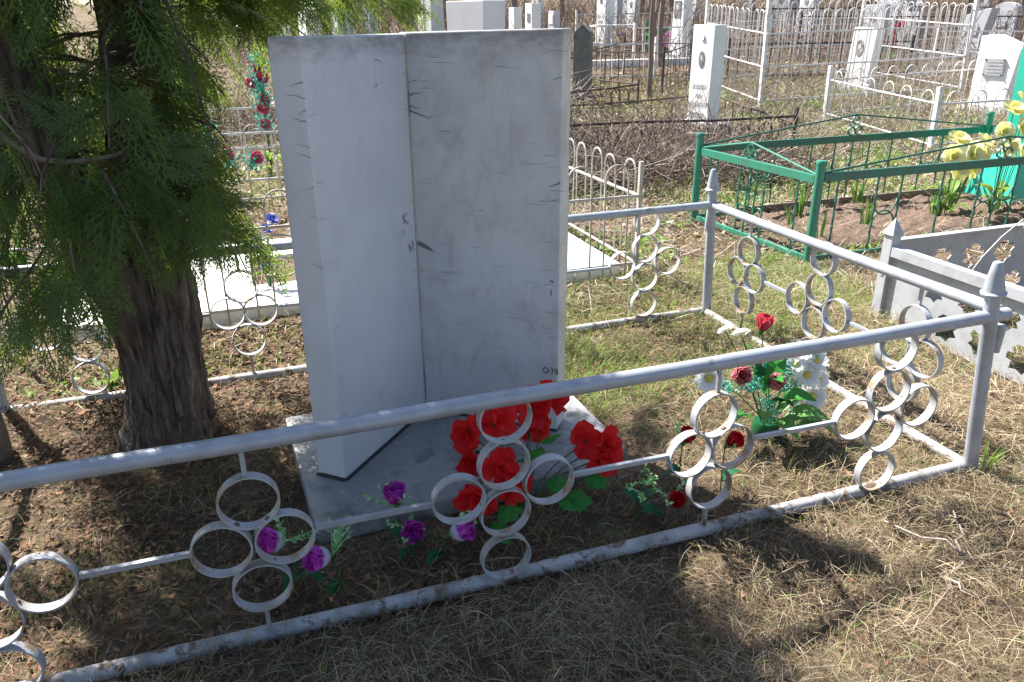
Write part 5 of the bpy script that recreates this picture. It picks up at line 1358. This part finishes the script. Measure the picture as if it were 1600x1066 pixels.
# ------------------------------------------------------------------ ground cover
sig = lambda t: 1/(1+np.exp(-t))
def clear(x, y):
    ok = ~((x > .03) & (x < 1.31) & (y > 2.21) & (y < 3.1))
    ok &= np.hypot(x+.39, y-3.1) > .19
    ok &= ~((x > -1.08) & (x < 2.36) & (y > 4.44) & (y < 5.98))
    ok &= ~((x > 3.8) & (x < 6.65) & (y > 4.3) & (y < 5.52))
    return ok
def blades(name, n, region, L, w, mat, e0=(.1, .9), drop=(.3, 1.2), pile=.05, seed=0, dens=None, swirl=1.0, K=4, zmul=1.0):
    x0, x1, y0, y1 = region
    x = rng.uniform(x0, x1, n); y = rng.uniform(y0, y1, n)
    if isinstance(dens, str) and dens == 'uv': x, y = uv(x, y*x)
    ok = clear(x, y)
    if callable(dens): ok &= rng.uniform(0, 1, n) < dens(x, y)
    x, y = x[ok], y[ok]; n = len(x)
    az = fieldn(x, y, 2.6, seed)*3.0*swirl+rng.normal(0, 1.25, n)
    e = rng.uniform(*e0, n); dr = rng.uniform(*drop, n); ln = L*rng.uniform(.4, 1.25, n)
    p = np.stack([x, y, ground(x, y)+rng.uniform(0, pile, n)*(.4+.6*np.clip(fieldn(x, y, 3.1, seed+2)+.6, 0, 1.4))], -1)
    Ps = [p]; curl = rng.normal(0, .38, n)
    for k in range(K-1):
        d = np.stack([np.cos(az)*np.cos(e), np.sin(az)*np.cos(e), np.sin(e)], -1)
        p = p+d*(ln/(K-1))[:, None]; p[:, 2] = np.maximum(p[:, 2], ground(p[:, 0], p[:, 1])+.003+rng.uniform(0, pile*.35, n)); Ps.append(p)
        e = e-dr; az = az+curl
    P = np.stack(Ps, 1); prof = np.interp(np.linspace(0, 1, K), [0, .5, 1], [.8, 1, .2])
    Wd = (w*rng.uniform(.6, 1.3, n))[:, None]*prof[None]
    s = np.stack([-np.sin(az), np.cos(az), rng.normal(0, .45, n)], -1)
    V, F = ribbons(P, Wd, norm(s))
    return tag(part(name, mesh_np(name, V, F, M[mat])), kind='stuff')
def litter(name, n, region, size, mat, dens=None, seed=0, uvm=False, curl=.5, asp=.45):
    x0, x1, y0, y1 = region
    x = rng.uniform(x0, x1, n); y = rng.uniform(y0, y1, n)
    if uvm: x, y = uv(x, y*x)
    ok = clear(x, y)
    if dens: ok &= rng.uniform(0, 1, n) < dens(x, y)
    x, y = x[ok], y[ok]; n = len(x); a = rng.uniform(0, 2*pi, n); L = size*rng.uniform(.4, 1.3, n)
    d = np.stack([np.cos(a), np.sin(a), rng.normal(0, .25, n)], -1); s = norm(np.stack([-np.sin(a), np.cos(a), rng.normal(0, .4, n)], -1))
    c = np.stack([x, y, ground(x, y)+.008+rng.uniform(0, .018, n)], -1); up = np.array([0, 0, 1.])
    cz = L*rng.uniform(-.1, curl, n)
    P = np.stack([c-d*(L*.5)[:, None]+up*(cz*.6)[:, None], c-d*(L*.15)[:, None], c+d*(L*.2)[:, None], c+d*(L*.5)[:, None]+up*(cz*.5)[:, None]], 1)
    Wd = L[:, None]*asp*np.array([.12, .9, 1, .1])[None]*.5*rng.uniform(.6, 1.2, n)[:, None]
    V, F = ribbons(P, Wd, s)
    return tag(part(name, mesh_np(name, V, F, M[mat])), kind='stuff')
under = lambda x, y: np.clip(1.25-np.hypot(x+.4, y-2.9)/2.1, 0, 1)
# matted straw in the foreground and inside the ring fence
blades('dry_grass', 48000, (-1.2, 3.6, .75, 1.80), .13, .0007, 'straw', (.0, .8), (.15, .6), .06, 1, lambda x, y: np.where((np.abs(y-1.80) < .07) & (x < 1.65), .12, .22+.78*sig(fieldn(x, y, 3.3, 31)*5)), 1.0, 5)
blades('dry_grass', 48000, (-1.2, 3.6, .75, 1.80), .12, .0008, 'straw_dark', (-.1, .7), (.1, .5), .045, 2, lambda x, y: np.where((np.abs(y-1.80) < .07) & (x < 1.65), .2, .3+.7*sig(fieldn(x, y, 2.3, 37)*5)), 1.0, 5)
blades('dry_grass', 19000, (-1.4, 2.5, 1.80, 3.65), .12, .0009, 'straw', (.0, .7), (.15, .6), .03, 3, lambda x, y: .25+.75*sig((x-1.2)*3), 1.0, 4)
blades('dry_grass', 20000, (-1.5, 2.5, 1.80, 3.65), .12, .0010, 'straw_dark', (-.1, .6), (.1, .5), .03, 4, None, 1.0, 4)
blades('dry_grass', 32000, (2.4, 4.6, 1.0, 4.3), .13, .0011, 'straw', (.0, .8), (.15, .6), .035, 5, None, 1.0, 4)
blades('dry_grass', 16000, (-2.2, 4.2, 3.6, 7.2), .13, .0019, 'straw', (.0, .8), (.15, .6), .03, 6, None, 1.0, 4)
blades('dry_grass', 24000, (6.5, 16, -.55, .85), .20, .0045, 'straw', (.1, 1.0), (.15, .7), .04, 7, 'uv', 1.0, 4)
blades('dry_grass', 9000, (15, 30, -.35, .95), .30, .010, 'straw_dark', (.1, 1.0), (.15, .7), .04, 8, 'uv', 1.0, 3)
# green blades coming through
gpatch = lambda x, y: sig((fieldn(x, y, 1.4, 9)-.25)*6)
blades('green_grass', 30000, (1.3, 3.7, 2.7, 4.5), .075, .0015, 'grass', (.6, 1.5), (.05, .35), .01, 11, lambda x, y: np.clip(gpatch(x, y)+.25, 0, 1), .6, 4)
blades('green_grass', 22000, (-1.5, 4.2, .8, 3.0), .085, .0013, 'grass', (.5, 1.4), (.05, .4), .01, 12, lambda x, y: .2+.6*sig((fieldn(x, y, 2.2, 4)-.7)*6), .6, 4)
blades('green_grass', 14000, (3.4, 7.5, 1.5, 7.5), .08, .0022, 'grass', (.6, 1.5), (.05, .35), .01, 13, gpatch, .6, 3)
blades('green_grass', 6000, (-2.0, 2.6, 3.6, 4.45), .07, .0018, 'grass', (.6, 1.5), (.05, .35), .01, 14, lambda x, y: .35+0*x, .6, 3)
blades('green_grass', 18000, (7.0, 17, -.55, .85), .13, .006, 'grass', (.5, 1.4), (.05, .4), .01, 15, 'uv', .6, 3)
# fallen thuja scales and leaves
litter('leaf_litter', 15000, (-1.9, 2.2, 1.7, 4.4), .030, 'litter', under, 1)
litter('leaf_litter', 7000, (-1.2, 3.4, .75, 4.2), .026, 'litter', None, 2)
litter('leaf_litter', 9000, (-1.8, 4.6, 3.0, 7.2), .040, 'litter', None, 3)
litter('leaf_litter', 17000, (6, 17, -.55, .85), .075, 'litter_pale', None, 4, True)
litter('leaf_litter', 5000, (16, 34, -.35, 1.0), .16, 'litter_pale', None, 5, True)
litter('leaf_litter', 3500, (3.85, 6.6, 4.35, 5.5), .03, 'litter', None, 6)
# leafy green weeds
wp = lambda x, y: sig((fieldn(x, y, 1.9, 21)-.35)*8)
litter('green_weeds', 12000, (2.3, 5.2, 4.4, 7.4), .045, 'weed', wp, 7, False, .9, .6)
litter('green_weeds', 22000, (7, 15, .25, .85), .085, 'weed', wp, 8, True, .9, .6)
litter('green_weeds', 2500, (-1.4, 2.4, 3.7, 4.4), .035, 'weed', wp, 9, False, .9, .6)
# sparse growth on the soil bed
_c = clear
clear = lambda x, y: np.ones_like(x, dtype=bool)
blades('green_grass', 2600, (3.9, 6.6, 4.35, 5.5), .07, .0022, 'grass', (.6, 1.4), (.05, .35), .06, 16, lambda x, y: sig((fieldn(x, y, 2.4, 3)-.3)*6), .6, 3)
blades('dry_grass', 2600, (3.9, 6.6, 4.35, 5.5), .12, .0022, 'straw', (.0, .8), (.15, .6), .09, 17, None, 1.0, 3)
litter('green_weeds', 900, (3.9, 6.6, 4.35, 4.7), .05, 'weed', None, 18, False, 1.5, .6)
clear = _c
# fallen branch in the foreground right
fb = thing('fallen_branch', 'bleached crooked fallen branch lying on the dry grass at the lower right', 'branch', (2.0, 1.35, .04))
def at0(pts): return [Vector(p)-Vector((2.0, 1.35, .04)) for p in pts]
part('stick', MB().tube(at0([(1.60, 1.20, .06), (1.72, 1.25, .075), (1.79, 1.285, .06), (1.82, 1.33, .055), (1.90, 1.345, .07), (1.96, 1.39, .05), (1.99, 1.45, .06), (2.05, 1.47, .05), (2.09, 1.55, .07), (2.14, 1.60, .05)]), [.0025, .003, .0035, .004, .0045, .004, .004, .0035, .003, .002], 7).mesh('stick', M['twig'], smooth=True), fb)
part('twig', MB().tube(at0([(1.82, 1.33, .055), (1.815, 1.28, .075), (1.80, 1.26, .07), (1.84, 1.20, .06)]), [.0035, .003, .0025, .0015], 5).mesh('twig', M['twig_pale'], smooth=True), fb)
part('twig', MB().tube(at0([(1.96, 1.39, .05), (1.945, 1.45, .075), (1.90, 1.50, .06), (1.87, 1.62, .05)]), [.0035, .003, .0025, .0015], 5).mesh('twig', M['twig_pale'], smooth=True), fb)
dtw = thing('dry_twig', 'thin thorny dry twig hanging over the silver sheet metal fence', 'twig', (3.9, 3.0, .5))
part('twig', MB().tube([(-.30, -.05, -.25), (-.16, -.02, -.12), (-.02, .0, -.02), (.16, .04, .05), (.34, .08, .04)], [.003, .0045, .0045, .004, .002], 5).mesh('twig', M['twig_pale'], smooth=True), dtw)
part('twig', MB().tube([(.16, .04, .05), (.22, .03, -.08), (.30, .05, -.20)], [.004, .003, .002], 5).mesh('twig', M['twig_pale'], smooth=True), dtw)
